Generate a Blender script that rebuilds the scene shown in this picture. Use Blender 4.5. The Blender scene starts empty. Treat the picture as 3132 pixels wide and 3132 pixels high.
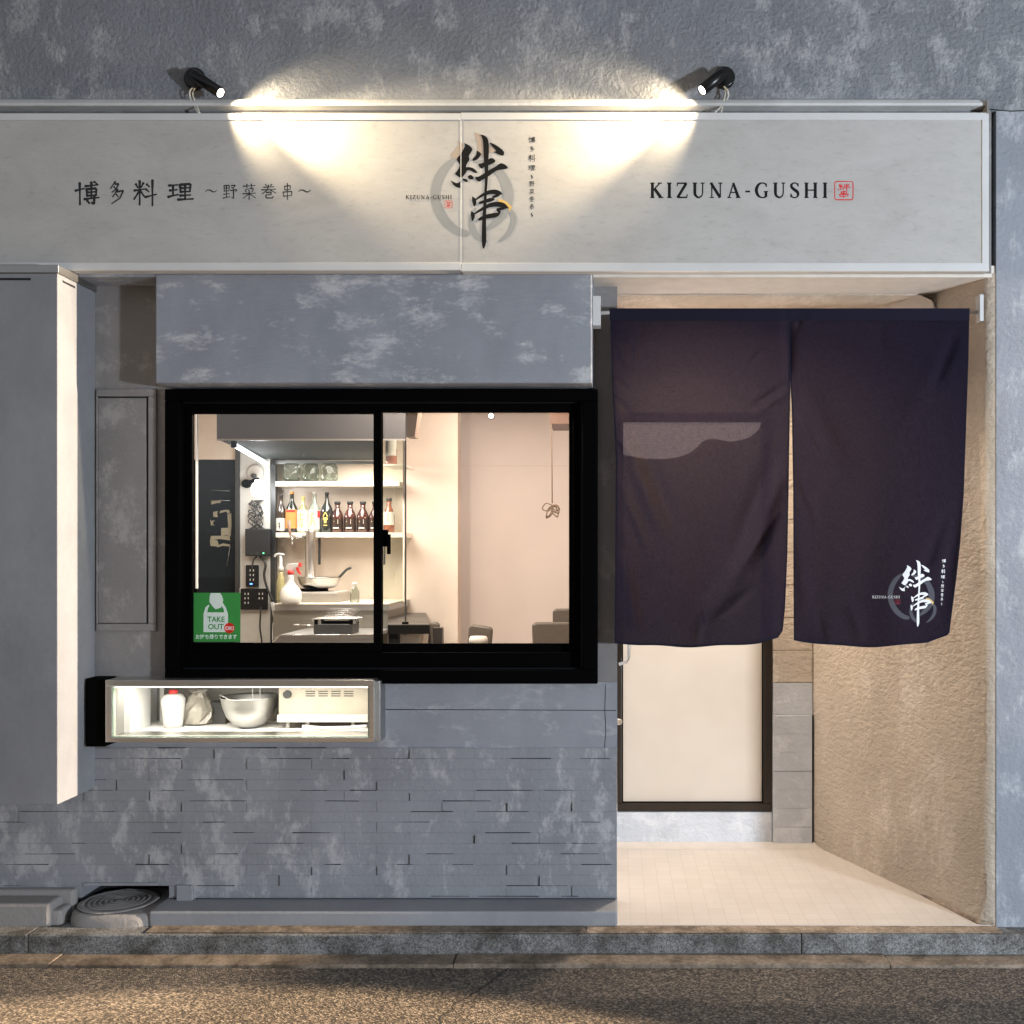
import bpy, bmesh, math, random
from mathutils import Vector, Matrix, Euler
R = math.radians
rnd = random.Random(7)
C = bpy.context.scene
COL = C.collection

# ------------------------------------------------------------------ camera
D = 4.0            # metres from the camera to the upper facade plane (y = 0)
H = 1.5875         # eye height
VX, VY, S = 1880.0, 1690.0, 800.0     # principal point and px per metre at y = 0 in the 3132 px photo
cam = bpy.data.cameras.new('camera'); camo = bpy.data.objects.new('camera', cam); COL.objects.link(camo)
camo.location = (0, -D, H); camo.rotation_euler = (R(90), 0, 0)
cam.sensor_width = 36; cam.lens = D * S / 3132 * 36
cam.shift_x = (1566 - VX) / 3132; cam.shift_y = (VY - 1566) / 3132
cam.clip_end = 300
C.camera = camo
# ------------------------------------------------------------------ world, exposure, street light
w = bpy.data.worlds.new('World'); C.world = w; w.use_nodes = True
wn = w.node_tree; bg = wn.nodes['Background']
sky = wn.nodes.new('ShaderNodeTexSky'); sky.sky_type = 'NISHITA'; sky.sun_disc = False
sky.sun_elevation = R(9); sky.sun_rotation = R(0); sky.ozone_density = 6.0
hs = wn.nodes.new('ShaderNodeHueSaturation'); hs.inputs['Saturation'].default_value = .12; wn.links.new(sky.outputs[0], hs.inputs['Color']); wn.links.new(hs.outputs[0], bg.inputs[0]); bg.inputs[1].default_value = 0.15
C.view_settings.view_transform = 'Standard'; C.view_settings.look = 'None'
C.view_settings.exposure = 0.0; C.view_settings.gamma = 1.0
C.cycles.max_bounces = 10; C.cycles.transparent_max_bounces = 16
C.cycles.sample_clamp_indirect = 6

def lamp(name, kind, loc, power, col, target=None, **kw):
    l = bpy.data.lights.new(name, kind); l.energy = power; l.color = col
    for k, v in kw.items(): setattr(l, k, v)
    o = bpy.data.objects.new(name, l); COL.objects.link(o); o.location = loc
    if target is not None:
        o.rotation_euler = (Vector(target) - Vector(loc)).to_track_quat('-Z', 'Y').to_euler()
    return o
WARM = (1.0, 0.80, 0.58); WARM2 = (1.0, 0.84, 0.68); COOL = (0.79, 0.885, 1.0)
lamp('street_light', 'POINT', (4.3, -4.2, 1.35), 1450, COOL, shadow_soft_size=0.16)
lamp('road_light', 'SPOT', (-1.5, -3.6, 5.07), 5600, (1.0, 0.76, 0.50), (-1.3, -3.6, 0.07), spot_size=R(67), spot_blend=0.07, shadow_soft_size=0.02)
lamp('side_light', 'SPOT', (6.6, -0.018, 2.35), 11000, (1.0, 0.80, 0.60), (-2.1, -0.045, 1.35), spot_size=R(20.5), spot_blend=0.2, shadow_soft_size=0.008)

# ------------------------------------------------------------------ helpers
def P(px, py, y=0.0):
    f = (D + y) / D / S
    return Vector(((px - VX) * f, y, H - (py - VY) * f))
def inpx(X, y): return VX + X * S * D / (D + y)

MATS = {}
def newmat(name):
    m = bpy.data.materials.new(name); m.use_nodes = True
    nt = m.node_tree; b = nt.nodes['Principled BSDF']
    MATS[name] = m
    return m, nt, b
def N(nt, t, **kw):
    n = nt.nodes.new(t)
    for k, v in kw.items():
        if k.startswith('_'): setattr(n, k[1:], v)
        else: n.inputs[k].default_value = v
    return n
def L(nt, a, b): nt.links.new(a, b)
def pos(nt, scale=(1, 1, 1), rot=(0, 0, 0)):
    g = nt.nodes.new('ShaderNodeNewGeometry'); mp = nt.nodes.new('ShaderNodeMapping')
    mp.inputs['Scale'].default_value = scale; mp.inputs['Rotation'].default_value = rot
    L(nt, g.outputs['Position'], mp.inputs['Vector']); return mp.outputs[0]
def noise(nt, vec, scale, detail=6, rough=0.6, dist=0.0):
    n = N(nt, 'ShaderNodeTexNoise', Scale=scale, Detail=detail, Roughness=rough, Distortion=dist)
    L(nt, vec, n.inputs['Vector']); return n.outputs[0]
def ramp(nt, fac, stops):
    r = nt.nodes.new('ShaderNodeValToRGB'); L(nt, fac, r.inputs[0]); e = r.color_ramp.elements
    while len(e) < len(stops): e.new(0.5)
    for i, (p, c) in enumerate(stops):
        e[i].position = p; e[i].color = (*c, 1) if len(c) == 3 else c
    return r.outputs[0]
def g3(v): return (v, v, v)
def mixc(nt, fac, a, b, mode='MIX'):
    m = nt.nodes.new('ShaderNodeMix'); m.data_type = 'RGBA'; m.blend_type = mode
    for sock, v in ((0, fac), (6, a), (7, b)):
        if isinstance(v, (int, float)): m.inputs[sock].default_value = v
        elif isinstance(v, tuple): m.inputs[sock].default_value = (*v, 1) if len(v) == 3 else v
        else: L(nt, v, m.inputs[sock])
    return m.outputs[2]
def math_(nt, op, a, b=None):
    m = nt.nodes.new('ShaderNodeMath'); m.operation = op
    for i, v in enumerate((a, b)):
        if v is None: continue
        if isinstance(v, (int, float)): m.inputs[i].default_value = v
        else: L(nt, v, m.inputs[i])
    return m.outputs[0]
def bump(nt, b, h, strength, dist):
    n = N(nt, 'ShaderNodeBump', Strength=strength, Distance=dist); L(nt, h, n.inputs['Height'])
    L(nt, n.outputs[0], b.inputs['Normal']); return n

def plain(name, col, rough=0.5, metal=0.0, spec=None, var=0.06, sc=14, coat=0.0):
    m, nt, b = newmat(name)
    f = noise(nt, pos(nt), sc, 5)
    b.inputs['Base Color'].default_value = (*col, 1)
    c = mixc(nt, 1.0, (*col, 1), ramp(nt, f, [(0.3, g3(1 - var * 2)), (0.7, g3(1.0))]), 'MULTIPLY')
    L(nt, c, b.inputs['Base Color'])
    r = math_(nt, 'MULTIPLY_ADD', f, 0.2); r.node.inputs[2].default_value = max(0.02, rough - 0.1); L(nt, r, b.inputs['Roughness'])
    b.inputs['Metallic'].default_value = metal
    if spec is not None: b.inputs['Specular IOR Level'].default_value = spec
    if coat: b.inputs['Coat Weight'].default_value = coat
    return m
def metal(name, col, rough, sx=1., sz=30.):
    m, nt, b = newmat(name)
    f = noise(nt, pos(nt, (sx, sx, sz)), 8, 3)
    L(nt, mixc(nt, 1.0, (*col, 1), ramp(nt, f, [(.3, g3(.93)), (.7, g3(1.))]), 'MULTIPLY'), b.inputs['Base Color'])
    b.inputs['Metallic'].default_value = 1.0; b.inputs['Roughness'].default_value = rough; return m
def stucco(name, base, pale, st=(1, 1, 1), sc=5.0, thr=0.55, amt=0.8, bs=0.6, bsc=90, rough=0.85, bstr=(1, 1, 1), soft=0.10):
    """sponged two-tone paint over rough render"""
    m, nt, b = newmat(name)
    p = pos(nt, st)
    big = noise(nt, p, sc, 9, 0.68, 0.25)
    reg = noise(nt, pos(nt), 1.6, 3, 0.5)
    fine = noise(nt, pos(nt, (st[0] * 1.2, 1, st[2])), 48, 5, 0.75)
    v = math_(nt, 'ADD', big, math_(nt, 'MULTIPLY', math_(nt, 'SUBTRACT', reg, 0.5), 0.35))
    v = math_(nt, 'ADD', v, math_(nt, 'MULTIPLY', math_(nt, 'SUBTRACT', fine, 0.5), 0.32))
    fac = ramp(nt, v, [(thr - soft * .35, g3(0)), (thr + soft, g3(amt))])
    tint = ramp(nt, noise(nt, pos(nt, (1.3, 1, .8)), 2.7, 5, .6), [(0.3, tuple(c * .86 for c in base)), (0.7, tuple(c * 1.14 for c in base))])
    L(nt, mixc(nt, fac, tint, pale), b.inputs['Base Color'])
    b.inputs['Roughness'].default_value = rough; b.inputs['Specular IOR Level'].default_value = 0.25
    pb = pos(nt, bstr)
    h1 = noise(nt, pb, bsc * .8, 7, 0.66, 0.15); h2 = noise(nt, pb, bsc * .25, 4, .6)
    h = math_(nt, 'ADD', ramp(nt, h1, [(0.36, g3(0)), (0.66, g3(1))]), math_(nt, 'MULTIPLY', h2, .8))
    bump(nt, b, h, bs, 0.007 if bs > .8 else 0.004)
    return m
def emis(name, col, s):
    m, nt, b = newmat(name)
    b.inputs['Base Color'].default_value = (*col, 1); b.inputs['Emission Color'].default_value = (*col, 1)
    b.inputs['Emission Strength'].default_value = s; return m
def thinglass(name, tint=(1, 1, 1), refl=0.06):
    m, nt, b = newmat(name); out = nt.nodes['Material Output']
    t = N(nt, 'ShaderNodeBsdfTransparent', Color=(*tint, 1)); g = N(nt, 'ShaderNodeBsdfGlossy', Color=(1, 1, 1, 1), Roughness=0.02)
    lw = N(nt, 'ShaderNodeLayerWeight', Blend=0.25)
    f = math_(nt, 'MULTIPLY_ADD', lw.outputs['Fresnel'], 0.6); f.node.inputs[2].default_value = refl * 0.3
    mx = nt.nodes.new('ShaderNodeMixShader'); L(nt, f, mx.inputs[0]); L(nt, t.outputs[0], mx.inputs[1]); L(nt, g.outputs[0], mx.inputs[2])
    L(nt, mx.outputs[0], out.inputs[0]); return m

class MB:
    def __init__(s): s.v = []; s.f = []; s.sm = []
    def add(s, vs, fs, smooth=False):
        n = len(s.v); s.v += [Vector(v) for v in vs]; s.f += [tuple(i + n for i in f) for f in fs]; s.sm += [smooth] * len(fs); return s
    def box(s, x0, y0, z0, x1, y1, z1):
        x0, x1 = sorted((x0, x1)); y0, y1 = sorted((y0, y1)); z0, z1 = sorted((z0, z1))
        vs = [(x0, y0, z0), (x1, y0, z0), (x1, y1, z0), (x0, y1, z0), (x0, y0, z1), (x1, y0, z1), (x1, y1, z1), (x0, y1, z1)]
        return s.add(vs, [(0, 3, 2, 1), (4, 5, 6, 7), (0, 1, 5, 4), (1, 2, 6, 5), (2, 3, 7, 6), (3, 0, 4, 7)])
    def pbox(s, a, b, c, d, yf, yb):
        """box whose front face (at depth yf) covers photo px a..c by b..d, straight back to yb"""
        p = P(a, b, yf); q = P(c, d, yf); return s.box(p.x, yf, q.z, q.x, yb, p.z)
    def prism(s, pts, dv):
        """polygon (world pts, ccw or cw) extruded by dv"""
        n = len(pts); pts = [Vector(p) for p in pts]; dv = Vector(dv)
        nor = Vector((0, 0, 0))
        for i in range(n): nor += pts[i].cross(pts[(i + 1) % n])
        if nor.dot(dv) > 0: pts = pts[::-1]
        vs = pts + [p + dv for p in pts]
        fs = [tuple(range(n)), tuple(range(2 * n - 1, n - 1, -1))] + [(i, i + n, (i + 1) % n + n, (i + 1) % n) for i in range(n)]
        fs = [fs[0], fs[1]] + [f[::-1] if False else f for f in fs[2:]]
        return s.add(vs, fs)
    def frame(s, a, b, c, d, t, yf, yb):
        """rectangular px frame a,b,c,d; t = (left, top, right, bottom) px thickness"""
        l, tt, r, bb = t if isinstance(t, tuple) else (t,) * 4
        s.pbox(a, b, c, b + tt, yf, yb); s.pbox(a, d - bb, c, d, yf, yb)
        s.pbox(a, b + tt, a + l, d - bb, yf, yb); s.pbox(c - r, b + tt, c, d - bb, yf, yb); return s
    def lathe(s, prof, origin, axis='z', n=24, smooth=True, cap=True):
        """prof: list of (r, h)"""
        o = Vector(origin); vs = []; fs = []
        q = Vector((0, 0, 1)).rotation_difference(Vector(axis).normalized()) if not isinstance(axis, str) else None
        for r, h in prof:
            for k in range(n):
                a = 2 * math.pi * k / n; v = Vector((r * math.cos(a), r * math.sin(a), h))
                vs.append(o + (q @ v if q else v))
        m = len(prof)
        for i in range(m - 1):
            for k in range(n):
                k2 = (k + 1) % n; fs.append((i * n + k, i * n + k2, (i + 1) * n + k2, (i + 1) * n + k))
        s.add(vs, fs, smooth)
        if cap:
            b0 = len(s.v) - len(vs)
            s.f.append(tuple(b0 + k for k in range(n - 1, -1, -1))); s.sm.append(False)
            s.f.append(tuple(b0 + (m - 1) * n + k for k in range(n))); s.sm.append(False)
        return s
    def tube(s, pts, r, n=8, closed=False):
        pts = [Vector(p) for p in pts]; vs = []; fs = []; m = len(pts); up = None
        for i, p in enumerate(pts):
            a = pts[(i - 1) % m] if (closed or i) else p; b = pts[(i + 1) % m] if (closed or i < m - 1) else p
            t = (b - a).normalized() if (b - a).length > 1e-9 else Vector((0, 0, 1))
            if up is None: up = t.orthogonal().normalized()
            else:
                up = (up - t * up.dot(t)); up = up.normalized() if up.length > 1e-6 else t.orthogonal().normalized()
            q = t.cross(up); rr = r[i] if isinstance(r, (list, tuple)) else r
            for k in range(n):
                an = 2 * math.pi * k / n; vs.append(p + up * (rr * math.cos(an)) + q * (rr * math.sin(an)))
        for i in range(m if closed else m - 1):
            j = (i + 1) % m
            for k in range(n): fs.append((i * n + k, i * n + (k + 1) % n, j * n + (k + 1) % n, j * n + k))
        if not closed: fs += [tuple(range(n - 1, -1, -1)), tuple((m - 1) * n + k for k in range(n))]
        return s.add(vs, fs, True)
    def build(s, name, mat, parent=None, bevel=0.0, loc=None, tilt=None, recalc=True):
        me = bpy.data.meshes.new(name)
        o = bpy.data.objects.new(name, me); COL.objects.link(o)
        off = Vector((0, 0, 0))
        if parent is not None: o.parent = parent; off = wloc(parent)
        else:
            if loc is None:
                xs = [v.x for v in s.v]; ys = [v.y for v in s.v]; zs = [v.z for v in s.v]
                loc = ((min(xs) + max(xs)) / 2, (min(ys) + max(ys)) / 2, min(zs))
            off = Vector(loc); o.location = off
        me.from_pydata([v - off for v in s.v], [], s.f); me.update()
        if recalc:
            bm = bmesh.new(); bm.from_mesh(me); bmesh.ops.recalc_face_normals(bm, faces=bm.faces[:]); bm.to_mesh(me); bm.free()
        me.polygons.foreach_set('use_smooth', s.sm[:len(me.polygons)])
        me.materials.append(mat)
        if bevel:
            md = o.modifiers.new('bevel', 'BEVEL'); md.width = bevel; md.segments = 2; md.limit_method = 'ANGLE'; md.angle_limit = R(40)
        return o
def wloc(o):
    v = Vector((0, 0, 0))
    while o is not None: v += Vector(o.location); o = o.parent
    return v
def thing(name, label, cat, loc, group=None):
    o = bpy.data.objects.new(name, None); COL.objects.link(o); o.location = loc; o.empty_display_size = 0.1
    o['label'] = label; o['category'] = cat
    if group: o['group'] = group
    return o
def tag(o, label, cat, group=None):
    o['label'] = label; o['category'] = cat
    if group: o['group'] = group
    return o
def struct(o): o['kind'] = 'structure'; return o

def cr(pts, n=8):
    """Catmull-Rom through tuples"""
    if len(pts) < 3:
        a, b = pts; return [tuple(a[k] + (b[k] - a[k]) * i / n for k in range(len(a))) for i in range(n + 1)]
    out = []; q = [pts[0]] + list(pts) + [pts[-1]]
    for i in range(1, len(q) - 2):
        for j in range(n):
            t = j / n
            out.append(tuple(0.5 * (2 * q[i][k] + (q[i + 1][k] - q[i - 1][k]) * t + (2 * q[i - 1][k] - 5 * q[i][k] + 4 * q[i + 1][k] - q[i + 2][k]) * t * t
                             + (-q[i - 1][k] + 3 * q[i][k] - 3 * q[i + 1][k] + q[i + 2][k]) * t ** 3) for k in range(len(q[i]))))
    out.append(tuple(pts[-1])); return out
def ribbon(mb, pts, M, n=6, sharp=False, closed=False):
    """flat brush stroke through (x, y, width); M maps (x, y) to a world point"""
    c = pts if sharp else cr(pts, n); m = len(c); vs = []
    for i, (x, y, w_) in enumerate(c):
        a = c[(i - 1) % m] if (closed or i) else c[0]; b = c[(i + 1) % m] if (closed or i < m - 1) else c[-1]
        dx, dy = b[0] - a[0], b[1] - a[1]; l = math.hypot(dx, dy) or 1; nx, ny = -dy / l, dx / l
        vs += [M(x + nx * w_ / 2, y + ny * w_ / 2), M(x - nx * w_ / 2, y - ny * w_ / 2)]
    fs = [(2 * i, 2 * i + 1, (2 * i + 3) % (2 * m), (2 * i + 2) % (2 * m)) for i in range(m if closed else m - 1)]
    mb.add(vs, fs)
def polyfill(mb, pts, M):
    from mathutils.geometry import tessellate_polygon
    tr = tessellate_polygon([[Vector((x, y, 0)) for x, y in pts]])
    mb.add([M(x, y) for x, y in pts], [tuple(t) for t in tr])

# ------------------------------------------------------------------ materials
GB = (0.255, 0.265, 0.285); GP = (0.47, 0.47, 0.48)
stucco('upper_render', GB, GP, (1.2, 1, .85), 6.6, .545, .85, 1.0, 70)
stucco('panel_render', (.235, .25, .28), (.46, .465, .48), (.8, 1, 1.7), 6.0, .575, .85, .45, 60, bstr=(.35, 1, 1.4))
stucco('brick_render', (.228, .236, .254), (.40, .402, .41), (1.3, 1, .8), 8.5, .55, .8, .35, 70)
stucco('smooth_render', (.24, .25, .275), (.42, .425, .44), (.7, 1, 1.5), 7.0, .55, .6, .3, 45, bstr=(.5, 1, 1.5))
stucco('side_render', (.20, .19, .185), (.34, .325, .31), (1, 1, 1), 6.0, .57, .6, .3, 45)
stucco('pillar_render', (.25, .265, .295), (.42, .43, .45), (1.3, 1, .8), 6.0, .56, .8, .6, 70)
stucco('box_render', (.212, .218, .23), (.31, .315, .32), (1, 1, .8), 3.2, .55, .45, .10, 60, soft=.25)
stucco('splay_render', (.60, .51, .41), (.80, .71, .61), (1.6, 1, .5), 3.4, .55, .7, 1.0, 62, bstr=(.6, .6, 1))
stucco('plinth_render', (.25, .255, .27), (.30, .305, .315), (1, 1, 1), 3.0, .5, .6, .15, 60, soft=.25)
stucco('back_render', (.55, .565, .59), (.70, .705, .71), (1, 1, 1.3), 7.0, .52, .8, .5, 60, bstr=(.8, 1, 1.1))
stucco('white_paint', (.50, .50, .49), (.60, .60, .59), (.4, 1, 2.), 4.0, .5, .6, .25, 40)
stucco('mound_render', (.27, .255, .245), (.33, .31, .295), (1, 1, 1), 3.0, .5, .6, .35, 60, soft=.25)
plain('dark_gap', (.012, .012, .014), .9)
plain('black_metal', (.0009, .0009, .0011), .7, 0.0, .03)
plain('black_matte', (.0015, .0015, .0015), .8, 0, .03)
plain('black_groove', (.008, .009, .011), .6, 0, .1)
plain('bronze_metal', (.045, .034, .026), .35, .6)
metal('steel', (.60, .59, .57), .30)
metal('dull_steel', (.42, .42, .41), .42)
plain('dark_steel', (.045, .048, .048), .38, .3, var=.02)
metal('chrome', (.8, .8, .8), .14, 1, 1)
plain('shelf_white', (.85, .85, .83), .5)
plain('white_plastic', (.58, .58, .56), .4)
plain('off_white', (.52, .50, .46), .5)
plain('cream_wall', (.72, .62, .52), .8, sc=3, var=.06)
plain('pink_wall', (.66, .585, .54), .85, sc=2, var=.03)
plain('cream_shelf', (.74, .68, .58), .5)
plain('ceiling_paint', (.7, .65, .58), .9)
plain('inner_floor', (.25, .21, .17), .6)
plain('bar_top', (.035, .032, .03), .35, spec=.3)
plain('bar_black', (.005, .005, .005), .6, spec=.1)
plain('leather', (.105, .088, .072), .45, sc=40, var=.12)
plain('lamp_black', (.004, .004, .004), .3, 0, .4)
plain('cable_pale', (.55, .53, .46), .5)
plain('cable_dark', (.02, .02, .02), .5)
plain('red_plastic', (.65, .03, .03), .4)
plain('ink_black', (.006, .006, .006), .6, 0, .2)
plain('ink_soft', (.026, .026, .028), .7, 0, .2)
plain('ink_white', (.8, .8, .8), .8, 0, .1)
plain('ink_red', (.62, .03, .03), .6, 0, .2)
plain('ink_grey', (.29, .295, .29), .7, 0, .2)
plain('ink_darkgrey', (.085, .085, .10), .8, 0, .1)
plain('ink_gold', (.62, .42, .14), .6, 0, .2)
plain('ink_tan', (.38, .31, .25), .7, 0, .2)
plain('ink_maroon', (.22, .03, .05), .8, 0, .1)
plain('label_white', (.55, .53, .48), .7)
plain('label_orange', (.55, .24, .05), .6)
plain('label_gold', (.6, .45, .12), .5)
plain('machine_beige', (.33, .30, .245), .5)
plain('frame_white', (.58, .58, .57), .5, sc=3)
plain('brown_wood', (.28, .17, .12), .6)
emis('bulb_glow', (1.0, .98, .95), 14); emis('warm_glow', (1.0, .9, .78), 2.5); emis('tube_glow', (.9, .97, 1.0), 3)
emis('green_led', (.1, 1, .3), 6); emis('blue_led', (.1, .3, 1), 3)
thinglass('window_glass'); thinglass('jar_glass', (.70, .74, .70), .04); thinglass('clear_glass', (.93, .96, .92), .2)
def backlit(name, col):
    m, nt, b = newmat(name); out = nt.nodes['Material Output']
    d = N(nt, 'ShaderNodeBsdfDiffuse', Color=(*col, 1)); t = N(nt, 'ShaderNodeBsdfTranslucent', Color=(*[c * .8 for c in col], 1)); a = nt.nodes.new('ShaderNodeAddShader')
    L(nt, d.outputs[0], a.inputs[0]); L(nt, t.outputs[0], a.inputs[1]); L(nt, a.outputs[0], out.inputs[0]); return m
backlit('sticker_green', (.045, .20, .055)); backlit('sticker_white', (.62, .62, .62)); backlit('sticker_red', (.5, .03, .02))
def liquid(name, col, rough=.12):
    m, nt, b = newmat(name); b.inputs['Base Color'].default_value = (*col, 1); b.inputs['Roughness'].default_value = rough
    b.inputs['Coat Weight'].default_value = .5; b.inputs['Specular IOR Level'].default_value = .6
    r = noise(nt, pos(nt, (1, 1, 1)), 25, 3); L(nt, mixc(nt, .5, (*col, 1), ramp(nt, r, [(.35, tuple(c * .5 for c in col)), (.7, tuple(min(1, c * 1.5) for c in col))])), b.inputs['Base Color'])
    return m
liquid('dark_bottle', (.03, .018, .012)); liquid('black_bottle', (.012, .014, .012)); liquid('amber_bottle', (.060, .014, .008)); liquid('amber_bright', (.26, .07, .03))
liquid('pale_bottle', (.34, .31, .15)); liquid('clear_bottle', (.24, .26, .21))

def m_sign():
    m, nt, b = newmat('sign_print')
    a = noise(nt, pos(nt, (.7, 1, 1.4)), 4.5, 10, .75, .3); c = noise(nt, pos(nt, (.6, 1, 1.7)), 36, 7, .78)
    col = ramp(nt, a, [(.3, (.365, .350, .328)), (.5, (.42, .405, .382)), (.72, (.462, .449, .426))])
    spk = ramp(nt, c, [(.32, g3(.84)), (.46, g3(1))])
    L(nt, mixc(nt, 1., col, spk, 'MULTIPLY'), b.inputs['Base Color']); b.inputs['Roughness'].default_value = .55
    b.inputs['Specular IOR Level'].default_value = .3
m_sign()
def m_asphalt():
    m, nt, b = newmat('asphalt')
    v = N(nt, 'ShaderNodeTexVoronoi', Scale=165.); L(nt, pos(nt), v.inputs['Vector'])
    v2 = N(nt, 'ShaderNodeTexVoronoi', Scale=260.); L(nt, pos(nt), v2.inputs['Vector'])
    sep = N(nt, 'ShaderNodeSeparateColor'); L(nt, v.outputs['Color'], sep.inputs[0])
    col = ramp(nt, sep.outputs[0], [(0., (.022, .018, .015)), (.35, (.075, .060, .047)), (.7, (.165, .130, .098)), (.95, (.34, .28, .22))])
    big = ramp(nt, noise(nt, pos(nt), 2.2, 6, .65), [(.3, g3(.82)), (.7, g3(1.08))])
    L(nt, mixc(nt, 1., col, big, 'MULTIPLY'), b.inputs['Base Color']); b.inputs['Roughness'].default_value = .75
    hh = math_(nt, 'ADD', math_(nt, 'MULTIPLY', v.outputs['Distance'], -1.), math_(nt, 'MULTIPLY', v2.outputs['Distance'], -.5))
    bump(nt, b, hh, 1.0, .011)
m_asphalt()
def m_granite(name, a, c, sc=170.):
    m, nt, b = newmat(name)
    n1 = noise(nt, pos(nt), sc, 3, .8); n2 = noise(nt, pos(nt, (1, 1, 1)), 9, 6, .7)
    col = ramp(nt, n1, [(.34, a), (.62, c)])
    L(nt, mixc(nt, 1., col, ramp(nt, n2, [(.36, (.36, .33, .29)), (.60, (1.1, 1.1, 1.1))]), 'MULTIPLY'), b.inputs['Base Color']); b.inputs['Roughness'].default_value = .8
    bump(nt, b, n1, .6, .004)
m_granite('kerb_stone', (.035, .035, .035), (.28, .28, .275)); m_granite('gutter_stone', (.13, .10, .075), (.25, .20, .15), 60)
m_granite('kerb_top', (.22, .17, .12), (.42, .33, .25), 80)
def m_tile():
    m, nt, b = newmat('floor_tile')
    br = N(nt, 'ShaderNodeTexBrick', Scale=1.0); br.offset = 0.0; br.squash = 1
    br.inputs['Brick Width'].default_value = .062; br.inputs['Row Height'].default_value = .062
    br.inputs['Mortar Size'].default_value = .0016; br.inputs['Mortar Smooth'].default_value = .6
    br.inputs['Color1'].default_value = (.62, .56, .50, 1); br.inputs['Color2'].default_value = (.645, .59, .53, 1); br.inputs['Mortar'].default_value = (.555, .48, .42, 1)
    L(nt, pos(nt), br.inputs['Vector'])
    n = noise(nt, pos(nt), 3, 5)
    L(nt, mixc(nt, 1., br.outputs[0], ramp(nt, n, [(.3, g3(.90)), (.7, g3(1.03))]), 'MULTIPLY'), b.inputs['Base Color'])
    b.inputs['Roughness'].default_value = .6
m_tile()
def m_cloth():
    m, nt, b = newmat('noren_cloth'); out = nt.nodes['Material Output']
    wv = noise(nt, pos(nt, (1., 1., 14.)), 70, 3, .8); wv2 = noise(nt, pos(nt, (14., 1., 1.)), 60, 3, .8)
    wsum = math_(nt, 'MULTIPLY', math_(nt, 'ADD', wv, wv2), .5)
    base = ramp(nt, wsum, [(.38, (.0034, .0037, .0100)), (.62, (.0090, .0095, .0220))])
    d = N(nt, 'ShaderNodeBsdfDiffuse'); L(nt, base, d.inputs[0])
    tl = N(nt, 'ShaderNodeBsdfTranslucent'); L(nt, ramp(nt, wsum, [(.40, (.0072, .0054, .0064)), (.60, (.0185, .0135, .0158))]), tl.inputs[0])
    a = nt.nodes.new('ShaderNodeAddShader'); L(nt, d.outputs[0], a.inputs[0]); L(nt, tl.outputs[0], a.inputs[1])
    tr = N(nt, 'ShaderNodeBsdfTransparent'); mx = nt.nodes.new('ShaderNodeMixShader')
    L(nt, ramp(nt, wsum, [(.36, g3(.003)), (.66, g3(.014))]), mx.inputs[0])
    L(nt, a.outputs[0], mx.inputs[1]); L(nt, tr.outputs[0], mx.inputs[2]); L(nt, mx.outputs[0], out.inputs[0])
m_cloth()
plain('noren_hem', (.012, .011, .022), .9, 0, .1)
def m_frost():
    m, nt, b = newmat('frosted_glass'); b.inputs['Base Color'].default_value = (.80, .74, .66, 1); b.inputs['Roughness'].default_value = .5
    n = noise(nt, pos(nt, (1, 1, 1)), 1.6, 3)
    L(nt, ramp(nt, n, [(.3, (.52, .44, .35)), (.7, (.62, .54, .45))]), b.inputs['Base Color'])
    b.inputs['Emission Color'].default_value = (1., .84, .68, 1); b.inputs['Emission Strength'].default_value = .04  # faint glow put in for room light coming through the pane
m_frost()
M_ = MATS

# ================================================================== ground
yf_k = -0.08; GZ = 0.07; KZ = 0.16
mb = MB(); mb.add([(-60, -60, GZ), (60, -60, GZ), (60, -.175, GZ), (-60, -.175, GZ)], [(0, 1, 2, 3)])
road = struct(mb.build('road', M_['asphalt'], loc=(0, 0, GZ), recalc=False))
mb = MB(); cx_ = -.385; cy0 = -.178; pts_ = []
while cy0 > -1.2: pts_.append((cx_, cy0, GZ + .001)); cx_ += rnd.uniform(-.022, .012); cy0 -= .025
ribbon_w = [rnd.uniform(.003, .009) for _ in pts_]
vs_ = []
for (a_, b_, c_), w_ in zip(pts_, ribbon_w): vs_ += [(a_ - w_ / 2, b_, c_), (a_ + w_ / 2, b_, c_)]
mb.add(vs_, [(2 * i, 2 * i + 1, 2 * i + 3, 2 * i + 2) for i in range(len(pts_) - 1)]); mb.build('crack', M_['dark_gap'], road, recalc=False)
mb = MB()
x = -8.0
while x < 8:
    l = 1.52 + rnd.uniform(-.1, .1); dz = rnd.uniform(-.003, .003)
    mb.prism([(x + .001, yf_k, .084 + dz), (x + l - .001, yf_k, .084 + dz), (x + l - .001, yf_k, .0), (x + .001, yf_k, .0)], (0, -.10 + rnd.uniform(-.003, .003), 0)); x += l
g = mb.build('gutter', M_['gutter_stone'], bevel=.004); struct(g)
mb = MB(); x = -8.0
while x < 8:
    l = 2.9; mb.box(x + .0004, yf_k, 0, x + l - .0004, .16, KZ - .004 + rnd.uniform(-.001, .001)); x += l
struct(mb.build('kerb', M_['kerb_stone'], bevel=.007))
mb = MB(); x0, x1 = P(1795, 2832, -.03).x, P(3046, 2832).x
mb.box(x0, yf_k + .008, KZ - .002, x1, 0.0, KZ + .001)
struct(mb.build('threshold_mortar', M_['kerb_top'], bevel=.001))
mb = MB(); mb.box(P(470, 0, 0).x, yf_k + .01, KZ - .002, x0 - .002, -.0, KZ + .0015); struct(mb.build('kerb_mortar', M_['gutter_stone']))
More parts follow.
